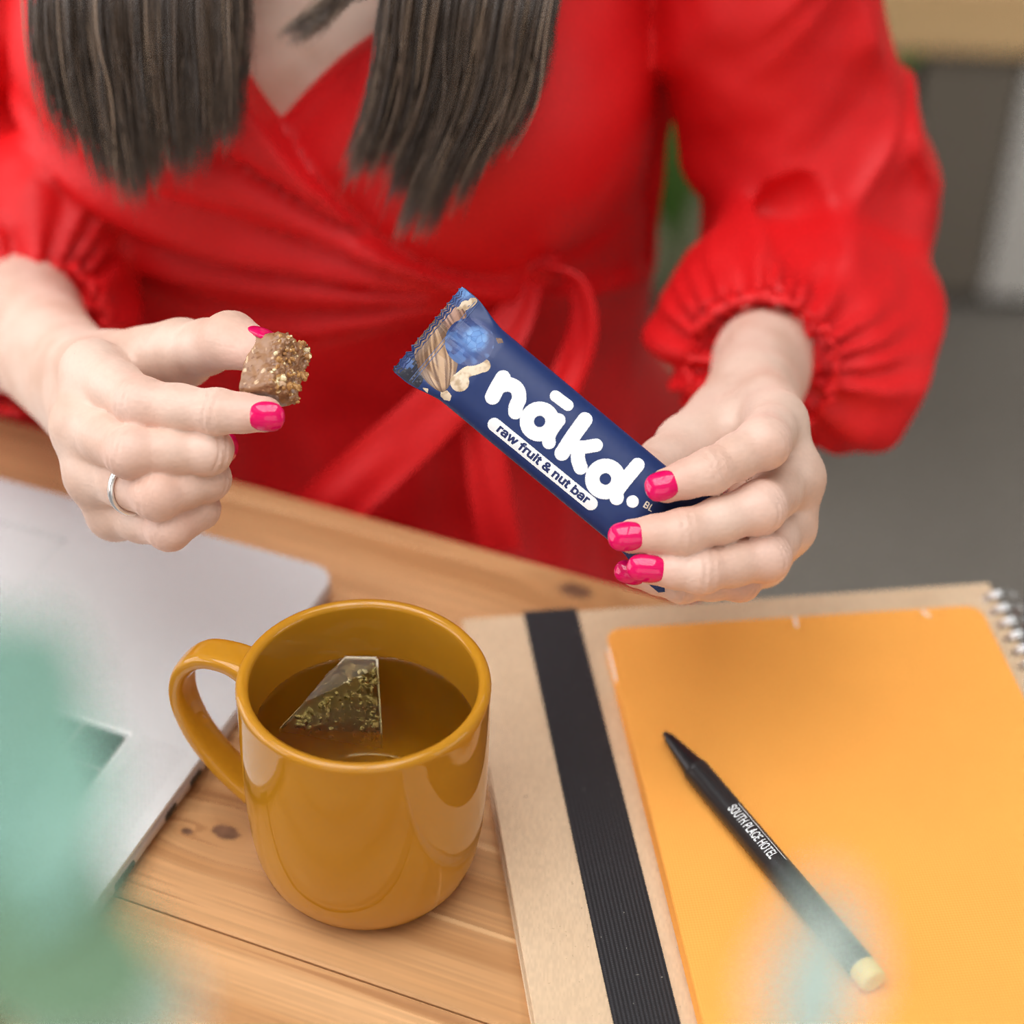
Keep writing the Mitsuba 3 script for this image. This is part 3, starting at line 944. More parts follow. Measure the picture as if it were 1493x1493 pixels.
for k, u in enumerate((7.4, 8.6)):
    on_wrapper('seal_line', sg.box(u, -18, u + 0.22, 18), 'print_seam', 0.00026 + 0.00001 * k)
tag('wrapped_bar', 'navy blue snack bar wrapper with white lettering held up diagonally in the hand', 'snack bar')

# ---------------------------------------------------------------- bitten piece of bar
rng = np.random.default_rng(11)
PC = V(*(-0.08532, 0.06758, 0.17188))
px_, py_, pz_ = V(*(0.99939, 0.02125, 0.02769)), V(*(-0.03490, 0.60839, 0.79287)), V(*(0.00000, -0.79335, 0.60876))
# block axes: e1 along the bar towards the bite (right and to the viewer), e2 up-right, e3 the rest
e1 = unit(0.80 * px_ + 0.10 * py_ + 0.58 * pz_)
e2 = unit(0.26 * px_ + 0.94 * py_ - 0.30 * pz_)
e2 = unit(e2 - e1 * (e2 @ e1))
e3 = np.cross(e1, e2)
E3 = np.stack([e1, e2, e3])


def bar_sdf(P):
    q = (P - PC) @ E3.T
    half = V(0.0085, 0.0112, 0.0082)
    r = 0.0022
    a_ = np.abs(q) - (half - r)
    d = np.linalg.norm(np.maximum(a_, 0), axis=1) + np.minimum(a_.max(1), 0) - r
    lump = meshkit.fbm(q * 260 + 7, 3) - 0.5
    bite = np.clip((q[:, 0] - 0.003) / 0.004, 0, 1)
    d = d + bite * (0.0055 * (meshkit.fbm(q * 420, 4, seed=3) - 0.42) + 0.0012 * np.abs(meshkit.noise(q * 1300) - 0.5))
    return d - 0.0012 * lump * (1 - bite)


bm = surface(bar_sdf, PC - 0.017, PC + 0.017, 0.0005)


def bar_colour(p, n, uv):
    a_ = noise(p.x * 420, p.y * 420, p.z * 420)
    c = mix((0.21, 0.095, 0.04), (0.33, 0.17, 0.085), fbm(p.x * 260, p.y * 260, p.z * 260, 3))
    c = mix(c, (0.66, 0.45, 0.28), 0.8 * smoothstep(0.74, 0.84, a_))
    return mix(c, (0.16, 0.06, 0.02), 0.7 * smoothstep(0.32, 0.2, noise(p.x * 700, p.y * 700, p.z * 700)))


mat('date_paste', {'type': 'twosided', 'b': {'type': 'principled', 'base_color': proc(bar_colour), 'roughness': 0.33, 'specular': 0.5, 'clearcoat': 0.3}})
add('bar_piece__date_paste', bm, 'date_paste', True)


def crumb_colour(p, n, uv):
    k = mikit.cell_rand(dr.floor(p.x * 420), dr.floor(p.y * 420), dr.floor(p.z * 420))
    return mix(mix((0.30, 0.13, 0.04), (0.58, 0.33, 0.115), k), (0.80, 0.68, 0.42), smoothstep(0.8, 0.9, k))


matte('nut_crumb', proc(crumb_colour), 0.5, 0.4)
cr = []
bv, bn = np.array(bm.vertices), np.array(bm.vertex_normals)
loc = (bv - PC) @ E3.T
cand = np.nonzero(loc[:, 0] > 0.0055)[0]
for i in rng.choice(cand, 85, replace=False):
    s = rng.uniform(0.0004, 0.0010) if rng.random() < 0.88 else rng.uniform(0.0011, 0.0016)
    q = trimesh.creation.icosphere(1, 1.0)
    q.vertices *= 1 + 0.25 * (rng.random((len(q.vertices), 1)) - 0.5)
    q.apply_scale((s * 1.3, s, s * 0.8))
    q.apply_transform(trimesh.transformations.random_rotation_matrix(rng.random(3)))
    q.apply_translation(bv[i] - bn[i] * s * 0.3)
    cr.append(q)
add('bar_piece__nut_crumbs', cat(cr), 'nut_crumb', False, 'golden chopped nuts on the bitten end', kind='stuff')
tag('bar_piece', 'bitten piece of brown fruit and nut bar pinched between finger and thumb', 'snack bar')

# ---------------------------------------------------------------- the woman: skeleton
# hand at the wrapper (first) and hand with the bitten piece (second): finger joints knuckle, middle, end, tip with radii
HAND_A = {
    'index': ([V(*(0.09435, 0.09094, 0.14073)), V(*(0.08507, 0.05332, 0.15823)), V(*(0.06644, 0.03973, 0.15530)), V(*(0.05151, 0.03560, 0.15157))], (.0105, .0088, .0073, .0060)),
    'middle': ([V(*(0.10043, 0.07639, 0.12669)), V(*(0.08442, 0.03968, 0.14045)), V(*(0.05723, 0.02601, 0.13906)), V(*(0.04042, 0.02518, 0.13717))], (.0102, .0088, .0074, .0060)),
    'ring': ([V(*(0.09854, 0.06754, 0.11187)), V(*(0.08762, 0.03359, 0.12349)), V(*(0.06460, 0.02059, 0.12625)), V(*(0.04751, 0.02031, 0.12753))], (.0098, .0084, .0071, .0058)),
    'little': ([V(*(0.09231, 0.06831, 0.09481)), V(*(0.08121, 0.04162, 0.10602)), V(*(0.05995, 0.03410, 0.10936)), V(*(0.04327, 0.03573, 0.11231))], (.0088, .0070, .0060, .0050))}
THUMB_A = ([V(*(0.08264, 0.13269, 0.11137)), V(*(0.06521, 0.10334, 0.11910)), V(*(0.04545, 0.07034, 0.12785)), V(*(0.03671, 0.05783, 0.12386))], (.0150, .0115, .0098, .0076))
WRIST_A, ELBOW_A = V(*(0.09313, 0.15171, 0.10659)), V(*(0.13252, 0.35475, 0.05251))
HAND_B = {
    'index': ([V(*(-0.15584, 0.09531, 0.14971)), V(*(-0.13197, 0.06166, 0.16006)), V(*(-0.10361, 0.05268, 0.16397)), V(*(-0.08706, 0.04958, 0.16567))], (.0108, .0088, .0073, .0062)),
    'middle': ([V(*(-0.15713, 0.07828, 0.13737)), V(*(-0.13358, 0.04623, 0.14982)), V(*(-0.10758, 0.05032, 0.14858)), V(*(-0.10753, 0.06909, 0.13689))], (.0105, .0086, .0076, .0062)),
    'ring': ([V(*(-0.15185, 0.06726, 0.12466)), V(*(-0.12457, 0.03984, 0.13655)), V(*(-0.10916, 0.05330, 0.13439)), V(*(-0.11433, 0.07209, 0.12273))], (.0100, .0082, .0074, .0060)),
    'little': ([V(*(-0.14648, 0.06524, 0.10888)), V(*(-0.12139, 0.03987, 0.12181)), V(*(-0.11279, 0.05227, 0.12154)), V(*(-0.11845, 0.06798, 0.11245))], (.0092, .0072, .0066, .0054))}
THUMB_B = ([V(*(-0.15621, 0.12542, 0.12817)), V(*(-0.12537, 0.10598, 0.15211)), V(*(-0.10365, 0.08797, 0.17053)), V(*(-0.09359, 0.07725, 0.17380))], (.0160, .0108, .0096, .0076))
WRIST_B, ELBOW_B = V(*(-0.17385, 0.14292, 0.10991)), V(*(-0.28330, 0.34177, 0.05202))
TO_CAM, IMG_R, IMG_U = V(*(0.00000, -0.79335, 0.60876)), V(*(0.99939, 0.02125, 0.02769)), V(*(-0.03490, 0.60839, 0.79287))


def chain(P, J, r, k=0.003):
    d = None
    for i in range(len(J) - 1):
        mid = (J[i] + J[i + 1]) / 2
        rm = (r[i] + r[i + 1]) / 2 * 0.965
        for a_, b_, ra, rb in ((J[i], mid, r[i], rm), (mid, J[i + 1], rm, r[i + 1])):
            c_ = cone(P, a_, b_, ra, rb)
            d = c_ if d is None else smin(d, c_, k)
    return d


def grooves(P, J, r, dorsal, joints, amount):
    """Creases across the back of the finger at its joints."""
    out = np.zeros(len(P))
    for j, n_, w in joints:
        ax = unit(J[j + 1] - J[j - 1]) if j + 1 < len(J) else unit(J[j] - J[j - 1])
        dn = unit(dorsal[j] - ax * (dorsal[j] @ ax))
        q = P - J[j]
        t, h = q @ ax, q @ dn
        near = np.exp(-((q * q).sum(1)) / (r[j] * 1.35) ** 2) * np.clip(h / r[j], 0, 1)
        g = sum(np.exp(-((t - s - 0.0006 * np.sin(260 * (q @ np.cross(ax, dn)) + 2 * s * 1e3)) / 0.00055) ** 2) for s in np.linspace(-w, w, n_))
        out += 2.6 * amount * near * g
    return out


def make_hand(hand, thumb, wrist, elbow, palm, extra, dorsals):
    fore = unit(elbow - wrist)
    wide = unit(hand['index'][0][0] - hand['little'][0][0])
    wide = unit(wide - fore * (wide @ fore))

    def f(P):
        d = cone(P, wrist + wide * 0.0075, wrist + fore * 0.10 + wide * 0.004, 0.0165, 0.0225)
        d = smin(d, cone(P, wrist - wide * 0.0075, wrist + fore * 0.10 - wide * 0.004, 0.0165, 0.0225), 0.01)
        d = smin(d, cone(P, wrist + fore * 0.10, elbow, 0.0245, 0.036), 0.02)
        for a_, b_, ra, rb in palm:
            d = smin(d, cone(P, a_, b_, ra, rb), 0.008)
        for a_, b_, ra, rb in extra:
            d = smin(d, cone(P, a_, b_, ra, rb), 0.006)
        F = None
        for name, (J, r) in {**hand, 'thumb': thumb}.items():
            c_ = chain(P, J, r)
            ds = dorsals[name]
            for j, amt in ((1, 0.0008), (2, 0.0004)):
                c_ = smin(c_, np.linalg.norm(P - (J[j] + unit(ds[j]) * (0.0011 if j == 1 else 0.0003)), axis=1) - r[j] * 0.965, 0.003)
            c_ = c_ + grooves(P, J, r, ds, ((1, 3, 0.0026), (2, 3, 0.0019)), 0.00034)
            F = c_ if F is None else smin(F, c_, 0.0011)
        return smin(d, F, 0.0045)

    pts = np.vstack([np.array(J) for J, r in list(hand.values()) + [thumb]] + [wrist[None], elbow[None]])
    return f, pts.min(0) - 0.045, pts.max(0) + 0.045


def toward(J, v):
    """A dorsal direction per joint, made square to the finger there."""
    out = []
    for i in range(len(J)):
        ax = unit(J[min(i + 1, len(J) - 1)] - J[max(i - 1, 0)])
        vi = v[i] if isinstance(v, list) else v
        out.append(unit(vi - ax * (vi @ ax)))
    return out


a_ = TO_CAM
DORS_A = {'index': toward(HAND_A['index'][0], [IMG_R + .3 * IMG_U, a_ + .7 * IMG_R, a_ + .15 * IMG_U, a_ + .12 * IMG_U]),
          'middle': toward(HAND_A['middle'][0], [IMG_R, a_ + .6 * IMG_R, a_ + .05 * IMG_U, a_ + .05 * IMG_U]),
          'ring': toward(HAND_A['ring'][0], [IMG_R, a_ + .6 * IMG_R, a_, a_ - .05 * IMG_U]),
          'little': toward(HAND_A['little'][0], [IMG_R - .3 * IMG_U, a_ + .6 * IMG_R, a_, a_]),
          'thumb': toward(THUMB_A[0], IMG_U * .6 - IMG_R * .5 - a_ * .6)}
DORS_B = {'index': toward(HAND_B['index'][0], [a_ - IMG_R, a_ - .4 * IMG_R, a_ - .1 * IMG_U, a_ - .22 * IMG_U]),
          'middle': toward(HAND_B['middle'][0], [a_ - IMG_R, a_ - .5 * IMG_R, a_ + .6 * IMG_R, IMG_R]),
          'ring': toward(HAND_B['ring'][0], [a_ - IMG_R, a_ - .5 * IMG_R, a_ + .6 * IMG_R, IMG_R]),
          'little': toward(HAND_B['little'][0], [a_ - IMG_R, a_ - .5 * IMG_R, a_ + .6 * IMG_R, IMG_R]),
          'thumb': toward(THUMB_B[0], IMG_U * .9 + IMG_R * .35 - a_ * .1)}


def palm_of(hand, thumb, wrist, base, bw=0.0145):
    i_, m_, r_, l_ = (hand[k][0][0] for k in ('index', 'middle', 'ring', 'little'))
    out = [(base[k], hand[n][0][0], ra, rb) for k, (n, ra, rb) in enumerate((('index', bw, .0105), ('middle', bw, .0105), ('ring', .0130, .0100), ('little', .0120, .0090)))]
    out += [(i_, m_, .0095, .0095), (m_, r_, .0092, .0092), (r_, l_, .0088, .0082)]
    out += [(thumb[0][0], thumb[0][1], .0150, .0118), (wrist, thumb[0][0], .0180, .0150), ((base[0] + i_) / 2, thumb[0][1], .0095, .0085)]
    return out


def bases(hand, wrist, s=0.0085):
    w = unit(hand['index'][0][0] - hand['little'][0][0])
    ax = unit(hand['middle'][0][0] - wrist)
    return [wrist + ax * 0.010 + w * s * k for k in (1.2, 0.4, -0.4, -1.2)]


FA, loA, hiA = make_hand(HAND_A, THUMB_A, WRIST_A, ELBOW_A, palm_of(HAND_A, THUMB_A, WRIST_A, bases(HAND_A, WRIST_A), 0.0118), [], DORS_A)
FB, loB, hiB = make_hand(HAND_B, THUMB_B, WRIST_B, ELBOW_B, palm_of(HAND_B, THUMB_B, WRIST_B, bases(HAND_B, WRIST_B)), [], DORS_B)
hand_a, hand_b = surface(FA, loA, hiA, 0.00095), surface(FB, loB, hiB, 0.00095)

PINK = [J[k] for h in (HAND_A, HAND_B) for J, r in h.values() for k in (1, 2, 3)] + [THUMB_A[0][3], THUMB_B[0][2], THUMB_B[0][3]]
PINK_W = [w for h in (HAND_A, HAND_B) for _ in h for w in (0.55, 0.3, 0.75)] + [0.7, 0.3, 0.7]


def skin_colour(p, n, uv):
    red = mi.Float(0)
    for c_, w in zip(PINK, PINK_W):
        d2 = dr.square(p.x - c_[0]) + dr.square(p.y - c_[1]) + dr.square(p.z - c_[2])
        red = dr.maximum(red, w * dr.exp(-d2 / 0.00013))
    blot = fbm(p.x * 55, p.y * 55, p.z * 55, 3)
    c = mix((0.67, 0.485, 0.395), (0.585, 0.39, 0.30), smoothstep(0.3, 0.75, blot))
    return mix(c, (0.66, 0.335, 0.265), 0.8 * red) * (0.97 + 0.06 * noise(p.x * 900, p.y * 900, p.z * 900))


def skin_relief(p, n, uv):
    return fbm(p.x * 1100, p.y * 1100, p.z * 1100, 2)


bumped('skin', {'type': 'principled', 'base_color': proc(skin_colour), 'roughness': 0.46, 'specular': 0.38, 'sheen': 0.15}, skin_relief, 0.00016, 3e-4)


mat('nail_polish', {'type': 'twosided', 'b': {'type': 'plastic', 'diffuse_reflectance': rgb(0.66, 0.003, 0.10), 'int_ior': 1.55}})


def nail(J, r, dorsal, length, width_deg, lift=0.0004, shift=0.0):
    """A polished nail on the back of the last finger bone."""
    ax = unit(J[-1] - J[-2])
    up = unit(dorsal - ax * (dorsal @ ax))
    sd = np.cross(ax, up)
    rt = r[-1]
    c0 = J[-1] + ax * (rt * 0.15 + shift)
    R_ = rt * 1.06 + lift
    rho = np.concatenate([np.linspace(0, 1, 9), [1.04, 1.05]])
    psi = np.linspace(0, 2 * np.pi, 48, endpoint=False)
    v = []
    for q in rho:
        s, c_ = np.sin(psi), np.cos(psi)
        e = 2 / 2.35
        sx, sy = np.sign(c_) * np.abs(c_) ** e * q, np.sign(s) * np.abs(s) ** e * q
        w = np.radians(width_deg) * sy * (1 - 0.10 * (sx < 0) * sx * sx)
        rr = R_ - (0.0 if q <= 1 else 0.0004 if q < 1.045 else 0.0012) - 0.0003 * q**4
        bend = 0.0016 * np.clip(sx, 0, 2) ** 2 + 0.0004 * sx * sx
        v.append(c0 + np.outer(sx * length / 2, ax) + (np.cos(w) * rr - bend)[:, None] * up + (np.sin(w) * rr)[:, None] * sd)
    N = len(psi)
    v = np.vstack(v)
    i = np.arange(N)
    j = (i + 1) % N
    f = np.vstack([np.vstack([np.stack([k * N + i, (k + 1) * N + i, (k + 1) * N + j], 1), np.stack([k * N + i, (k + 1) * N + j, k * N + j], 1)]) for k in range(len(rho) - 1)])
    return trimesh.Trimesh(v, f[:, ::-1], process=True)


for hand, dors, sizes in ((HAND_A, DORS_A, dict(index=.0112, middle=.0122, ring=.0132, little=.011)), (HAND_B, DORS_B, dict(index=.0118, middle=.0122, ring=.0112, little=.010))):
    for name, (J, r) in hand.items():
        add('person__fingernail', nail(J, r, dors[name][3], sizes[name], 52, shift=0.0012), 'nail_polish', True)
for th, dors in ((THUMB_A, DORS_A), (THUMB_B, DORS_B)):
    add('person__fingernail', nail(th[0], th[1], dors['thumb'][3], 0.0135, 50, shift=0.0012), 'nail_polish', True)
# silver ring on the third finger of the hand that holds the piece
J, r = HAND_B['ring']
ax = unit(J[1] - J[0])
cc = J[0] + (J[1] - J[0]) * 0.62
u_ = unit(np.cross(ax, [0.2, 0.3, 0.9]))
w_ = np.cross(ax, u_)
t = np.linspace(0, 2 * np.pi, 72, endpoint=False)
rp = cc + 0.00965 * (np.outer(np.cos(t), u_) + np.outer(np.sin(t), w_))
matte('ring_silver', (0.86, 0.84, 0.82), 0.2, 0.5, metallic=0.85)
add('person__finger_ring', tube(rp, 0.00125, 14, (1.25, 0.75), up=u_, closed=True), 'ring_silver', True, 'plain pale silver ring')

# ---------------------------------------------------------------- the woman: body and dress
YAW = math.radians(-8)
BX = V(math.cos(YAW), math.sin(YAW), 0)          # her left, to the right in the photograph
BY = V(-math.sin(YAW), math.cos(YAW), 0)         # her back
CH = V(-0.083, 0.365, 0.17)
AX = np.stack([BX, BY, V(0, 0, 1)])
SH_A, SH_B = CH + BX * 0.158 + V(0, 0.0, 0.135), CH - BX * 0.165 + V(0, 0.0, 0.135)
NECK, HEAD = CH + V(-0.005, -0.005, 0.19), CH + V(-0.012, -0.045, 0.375)


def torso(P):
    d = ell(P, CH, (0.140, 0.104, 0.165), AX)
    d = smin(d, ell(P, CH + V(0.014, 0.035, -0.14), (0.126, 0.094, 0.17), AX), 0.05)
    d = smin(d, ell(P, CH + V(0.022, 0.055, -0.31), (0.172, 0.128, 0.115), AX), 0.06)
    for s in (-1, 1):
        d = smin(d, ell(P, CH + s * BX * 0.064 - BY * 0.066 + V(0, 0, -0.006), (0.056, 0.050, 0.060), AX), 0.04)
    d = smin(d, cone(P, SH_A - V(0, 0, 0.015), SH_B - V(0, 0, 0.015), 0.052, 0.052), 0.05)
    return d


def body_sdf(P):
    d = torso(P) + 0.004
    d = smin(d, cone(P, NECK - V(0, 0, 0.04), HEAD - V(0, -0.012, 0.06), 0.052, 0.047), 0.03)
    d = smin(d, cone(P, SH_A, ELBOW_A, 0.036, 0.033), 0.02)
    d = smin(d, cone(P, SH_B, ELBOW_B, 0.036, 0.033), 0.02)
    # head: skull, jaw, nose, lips, ears
    h = ell(P, HEAD + V(0, 0.008, 0.02), (0.073, 0.092, 0.092))
    h = smin(h, ell(P, HEAD + V(0, -0.020, -0.045), (0.054, 0.066, 0.068)), 0.03)
    h = smin(h, cone(P, HEAD + V(0, -0.085, 0.015), HEAD + V(0, -0.104, -0.022), 0.008, 0.0105), 0.012)
    for s in (-1, 1):
        h = smax(h, -(np.linalg.norm(P - (HEAD + V(s * 0.031, -0.098, 0.018)), axis=1) - 0.018), 0.012)
        h = smin(h, ell(P, HEAD + V(s * 0.074, 0.008, 0.0), (0.006, 0.016, 0.030)), 0.006)
    h = smin(h, ell(P, HEAD + V(0, -0.086, -0.048), (0.022, 0.010, 0.008)), 0.006)
    d = smin(d, h, 0.015)
    for s in (-1, 1):
        k = CH + s * BX * 0.075
        d = smin(d, cone(P, V(k[0], 0.38, -0.185), V(k[0] - 0.02, 0.02, -0.205), 0.066, 0.052), 0.02)
        d = smin(d, cone(P, V(k[0] - 0.02, 0.02, -0.205), V(k[0] - 0.02, 0.06, FLOOR + 0.07), 0.050, 0.034), 0.02)
        d = smin(d, cone(P, V(k[0] - 0.02, 0.07, FLOOR + 0.045), V(k[0] - 0.03, -0.09, FLOOR + 0.028), 0.036, 0.026), 0.02)
    return d


body = surface(body_sdf, (-0.45, -0.17, FLOOR - 0.01), (0.32, 0.56, 0.68), 0.005)


def joined(*ms):
    out = None
    for m in ms:
        k = m3.Manifold(m3.Mesh(np.asarray(m.vertices, np.float32), np.asarray(m.faces, np.uint32)))
        if k.status() != m3.Error.NoError:
            return cat(*ms)
        out = k if out is None else out + k
    q = out.to_mesh()
    return trimesh.Trimesh(q.vert_properties[:, :3], q.tri_verts, process=False)


skin_mesh = joined(body, hand_a, hand_b)
add('person__body', skin_mesh, 'skin', True)
tag('person', 'woman in a red wrap dress with long brown hair and pink nails at the table', 'person')
matte('eye_white', (0.85, 0.84, 0.82), 0.2)
for s in (-1, 1):
    e = trimesh.creation.icosphere(3, 0.0115)
    e.apply_translation(HEAD + V(s * 0.031, -0.070, 0.018))
    add('person__eye', e, 'eye_white', True)

# dress ---------------------------------------------------------------------------------------
KNOT = V(*(-0.00666, 0.29891, 0.08651))
NECK_T = np.array([(-0.13071, 0.28288, 0.23810), (-0.12533, 0.27167, 0.20706), (-0.11762, 0.26510, 0.19029), (-0.10520, 0.26306, 0.17121), (-0.08756, 0.25547, 0.14982), (-0.06654, 0.26512, 0.12461), (-0.03851, 0.28156, 0.10497), (-0.00666, 0.29891, 0.08651)])   # edge of the upper panel
NECK_U = np.array([(-0.03942, 0.28482, 0.24063), (-0.05912, 0.27919, 0.21687), (-0.07628, 0.27477, 0.20289), (-0.09208, 0.26851, 0.18651), (-0.10657, 0.26161, 0.16931), (-0.12996, 0.26175, 0.14485)])    # edge of the panel beneath


def side_of(P, line):
    """Signed distance in the front plane (x, z) to an open line that runs downwards; positive to the right of it."""
    q = P[:, [0, 2]]
    pts = catmull(line, 18)[:, [0, 2]]
    a_, b_ = pts[:-1], pts[1:]
    best, sign = np.full(len(q), np.inf), np.zeros(len(q))
    for k in range(len(a_)):
        ab = b_[k] - a_[k]
        t = (q - a_[k]) @ ab / (ab @ ab)
        t = np.clip(t, -1e3 if k == 0 else 0, 1e3 if k == len(a_) - 1 else 1)
        v = q - a_[k] - t[:, None] * ab
        d = np.hypot(v[:, 0], v[:, 1])
        cr_ = ab[0] * v[:, 1] - ab[1] * v[:, 0]
        m = d < best
        best[m], sign[m] = d[m], np.sign(cr_[m])
    return best * sign


def folds_wrap(P):
    """Folds of the upper panel: they run out of the knot and fan towards her shoulder."""
    x, z = P[:, 0] - KNOT[0], P[:, 2] - KNOT[2]
    ph, rho = np.arctan2(z, -x), np.hypot(x, z)
    w = ph * 27 + 4.2 * (meshkit.noise(np.stack([ph * 5, rho * 9, 0 * ph], 1)) - 0.5)
    s = np.abs(np.cos(w / 2)) ** 0.8
    fade = np.clip((rho - 0.01) / 0.05, 0, 1) * np.clip((0.34 - rho) / 0.16, 0, 1) * np.clip((ph + 0.5) / 0.2, 0, 1) * np.clip((1.15 - ph) / 0.3, 0, 1)
    return 0.014 * (s - 0.5) * fade * (0.5 + 0.5 * np.clip(rho / 0.2, 0, 1))


def folds_skirt(P):
    x, z = P[:, 0], P[:, 2]
    t = np.clip((0.075 - z) / 0.05, 0, 1)
    w = x * 150 + 26 * (x - KNOT[0]) * np.clip(0.08 - z, 0, 1) + 3.5 * meshkit.noise(np.stack([x * 16, z * 10, 0 * x + 2], 1))
    return t * 0.013 * (np.abs(np.cos(w / 2)) ** 0.8 - 0.5)


def small_folds(P, s=30, a=0.004, seed=0):
    return a * (meshkit.fbm(P * s, 2, seed=seed) - 0.5)


CUFF_A, CUFF_B = WRIST_A + (ELBOW_A - WRIST_A) * 0.22, WRIST_B + (ELBOW_B - WRIST_B) * 0.33


def sleeve(P, sh, el, cuff, rc_, puffs, seed):
    arm = unit(el - cuff)
    d = cone(P, sh, sh + (el - sh) * 0.55, 0.050, 0.050)
    d = smin(d, np.linalg.norm(P - sh - V(0, 0, 0.004), axis=1) - 0.061, 0.03)
    d = smin(d, cone(P, cuff + arm * 0.040, el, 0.037, 0.046), 0.012)
    for c_, r_, k in puffs:
        d = smin(d, ell(P, c_, r_), k)
    # gathers that run to the elastic at the cuff
    q = P - cuff
    t = q @ arm
    rad = q - t[:, None] * arm
    u = unit(np.cross(arm, [0.1, 0.2, 0.97]))
    ang = np.arctan2(rad @ np.cross(arm, u), rad @ u)
    g = np.cos(ang * 23 + 2.5 * np.sin(ang * 5 + seed) + 30 * t) * np.exp(-(np.clip(t, 0, 1) / 0.036) ** 2) * (t > -0.012)
    d = d - 0.0042 * g
    # elastic band and the flared hem beyond it
    rr = np.linalg.norm(rad, axis=1)
    band = np.maximum(np.abs(t - 0.003) - 0.005, np.abs(rr - rc_ - 0.0012 * np.cos(ang * 26)) - 0.0022)
    d = smin(d, band, 0.006)
    d = smax(d, -(t + 0.004), 0.004)
    d = smax(d, rr - rc_ - 0.001 - 4 * np.maximum(t - 0.05, 0) - 0.36 * np.sqrt(np.maximum(t, 0) + 1e-6) - 0.004 * np.cos(ang * 23 + 2.5 * np.sin(ang * 5 + seed)) * np.clip(t / 0.008, 0, 1), 0.006)
    axis = (P - sh) @ unit(el - sh)
    w = meshkit.noise(np.stack([(P @ IMG_R) * 14, axis * 34 + 3 * (P @ IMG_R) * 10, 0 * t + seed], 1))
    w2 = 1 - 2 * np.abs(meshkit.noise(np.stack([(P @ IMG_R) * 22 - axis * 9, axis * 20 + (P @ IMG_R) * 16, 0 * t + 7 + seed], 1)) - 0.5)
    return d - (0.010 * (w - 0.5) + 0.011 * (w2**2 - 0.7)) * np.clip((t - 0.01) / 0.03, 0, 1) - small_folds(P, 42, 0.005, seed)


PUFFS_A = [(V(*(0.14152, 0.34467, 0.09687)), (0.050, 0.060, 0.052), 0.030), (V(*(0.12636, 0.35871, 0.13980)), (0.045, 0.055, 0.075), 0.03),
           (V(*(0.13632, 0.28014, 0.07847)), (0.052, 0.066, 0.043), 0.006), (V(*(0.14844, 0.24023, 0.06753)), (0.030, 0.036, 0.036), 0.014), (V(*(0.09078, 0.23966, 0.07828)), (0.028, 0.034, 0.034), 0.014), (V(*(0.11053, 0.25722, 0.08968)), (0.038, 0.05, 0.033), 0.014)]
PUFFS_B = [(V(*(-0.27411, 0.35037, 0.09608)), (0.058, 0.060, 0.060), 0.03), (V(*(-0.22885, 0.29356, 0.09596)), (0.052, 0.060, 0.050), 0.010), (V(*(-0.19681, 0.27537, 0.07226)), (0.029, 0.040, 0.036), 0.014), (V(*(-0.24815, 0.28012, 0.07024)), (0.045, 0.05, 0.04), 0.014)]


def dress_sdf(P):
    base = torso(P)
    front = P @ BY - CH @ BY
    fr = np.clip((0.03 - front) / 0.03, 0, 1)
    up = np.clip((P[:, 2] - 0.03) / 0.03, 0, 1)
    # the upper panel (image left, over) and the one beneath
    st = side_of(P, NECK_T)
    top = base - 0.0115 - fr * folds_wrap(P) * up - small_folds(P, 22, 0.008)
    hem = 0.0016 * np.exp(-((st + 0.003) / 0.0035) ** 2)
    top = smax(top - hem, np.where(front < 0.02, st, -1.0), 0.003)
    su = side_of(P, NECK_U)
    und = base - 0.0040 - fr * 0.007 * (np.cos((P[:, 0] * 0.8 - P[:, 2] * 0.5) * 130) * 0.5) * np.clip((0.06 - np.abs(su)) / 0.05, 0, 1) - small_folds(P, 26, 0.003, 5)
    hem = 0.0016 * np.exp(-((su - 0.003) / 0.0035) ** 2)
    und = smax(und - hem, np.where(front < 0.02, -su, -1.0), 0.003)
    bod = np.minimum(top, und)
    bod = smax(bod, P[:, 2] - 0.372, 0.004)
    low = base - 0.0065 - fr * folds_skirt(P) - small_folds(P, 24, 0.010, 9)
    low = smax(low, P[:, 2] - KNOT[2] - 0.004 + 0.10 * (P[:, 0] - KNOT[0]), 0.006)
    d = smin(bod, low, 0.006)
    # lap and skirt over the thighs
    lap = None
    for s in (-1, 1):
        k = CH + s * BX * 0.075
        c_ = cone(P, V(k[0], 0.40, -0.175), V(k[0] - 0.02, 0.02, -0.205), 0.088, 0.066)
        lap = c_ if lap is None else smin(lap, c_, 0.05)
        lap = smin(lap, cone(P, V(k[0] - 0.02, 0.015, -0.205), V(k[0] - 0.02, 0.03, -0.48), 0.066, 0.075), 0.05)
    lap = lap - 0.005 * (np.cos(P[:, 0] * 170 + 3 * meshkit.noise(P * 14)) * 0.5)
    lap = smax(lap, -0.5 - P[:, 2], 0.005)
    d = smin(d, lap, 0.03)
    d = smin(d, ell(P, V(*(-0.28396, 0.39373, -0.06096)), (0.085, 0.075, 0.06)) + 0.004 * np.cos(P[:, 0] * 120), 0.03)
    sa_ = sleeve(P, SH_A, ELBOW_A, CUFF_A, 0.0315, PUFFS_A, 1)
    sb_ = sleeve(P, SH_B, ELBOW_B, CUFF_B, 0.0345, PUFFS_B, 4)
    return smin(smin(d, sa_, 0.006), sb_, 0.006)


def red_cloth(p, n, uv):
    return mix((0.60, 0.006, 0.009), (0.67, 0.010, 0.012), noise(p.x * 40, p.y * 40, p.z * 40)) * (0.96 + 0.08 * noise(p.x * 1500, p.y * 1500, p.z * 1500))


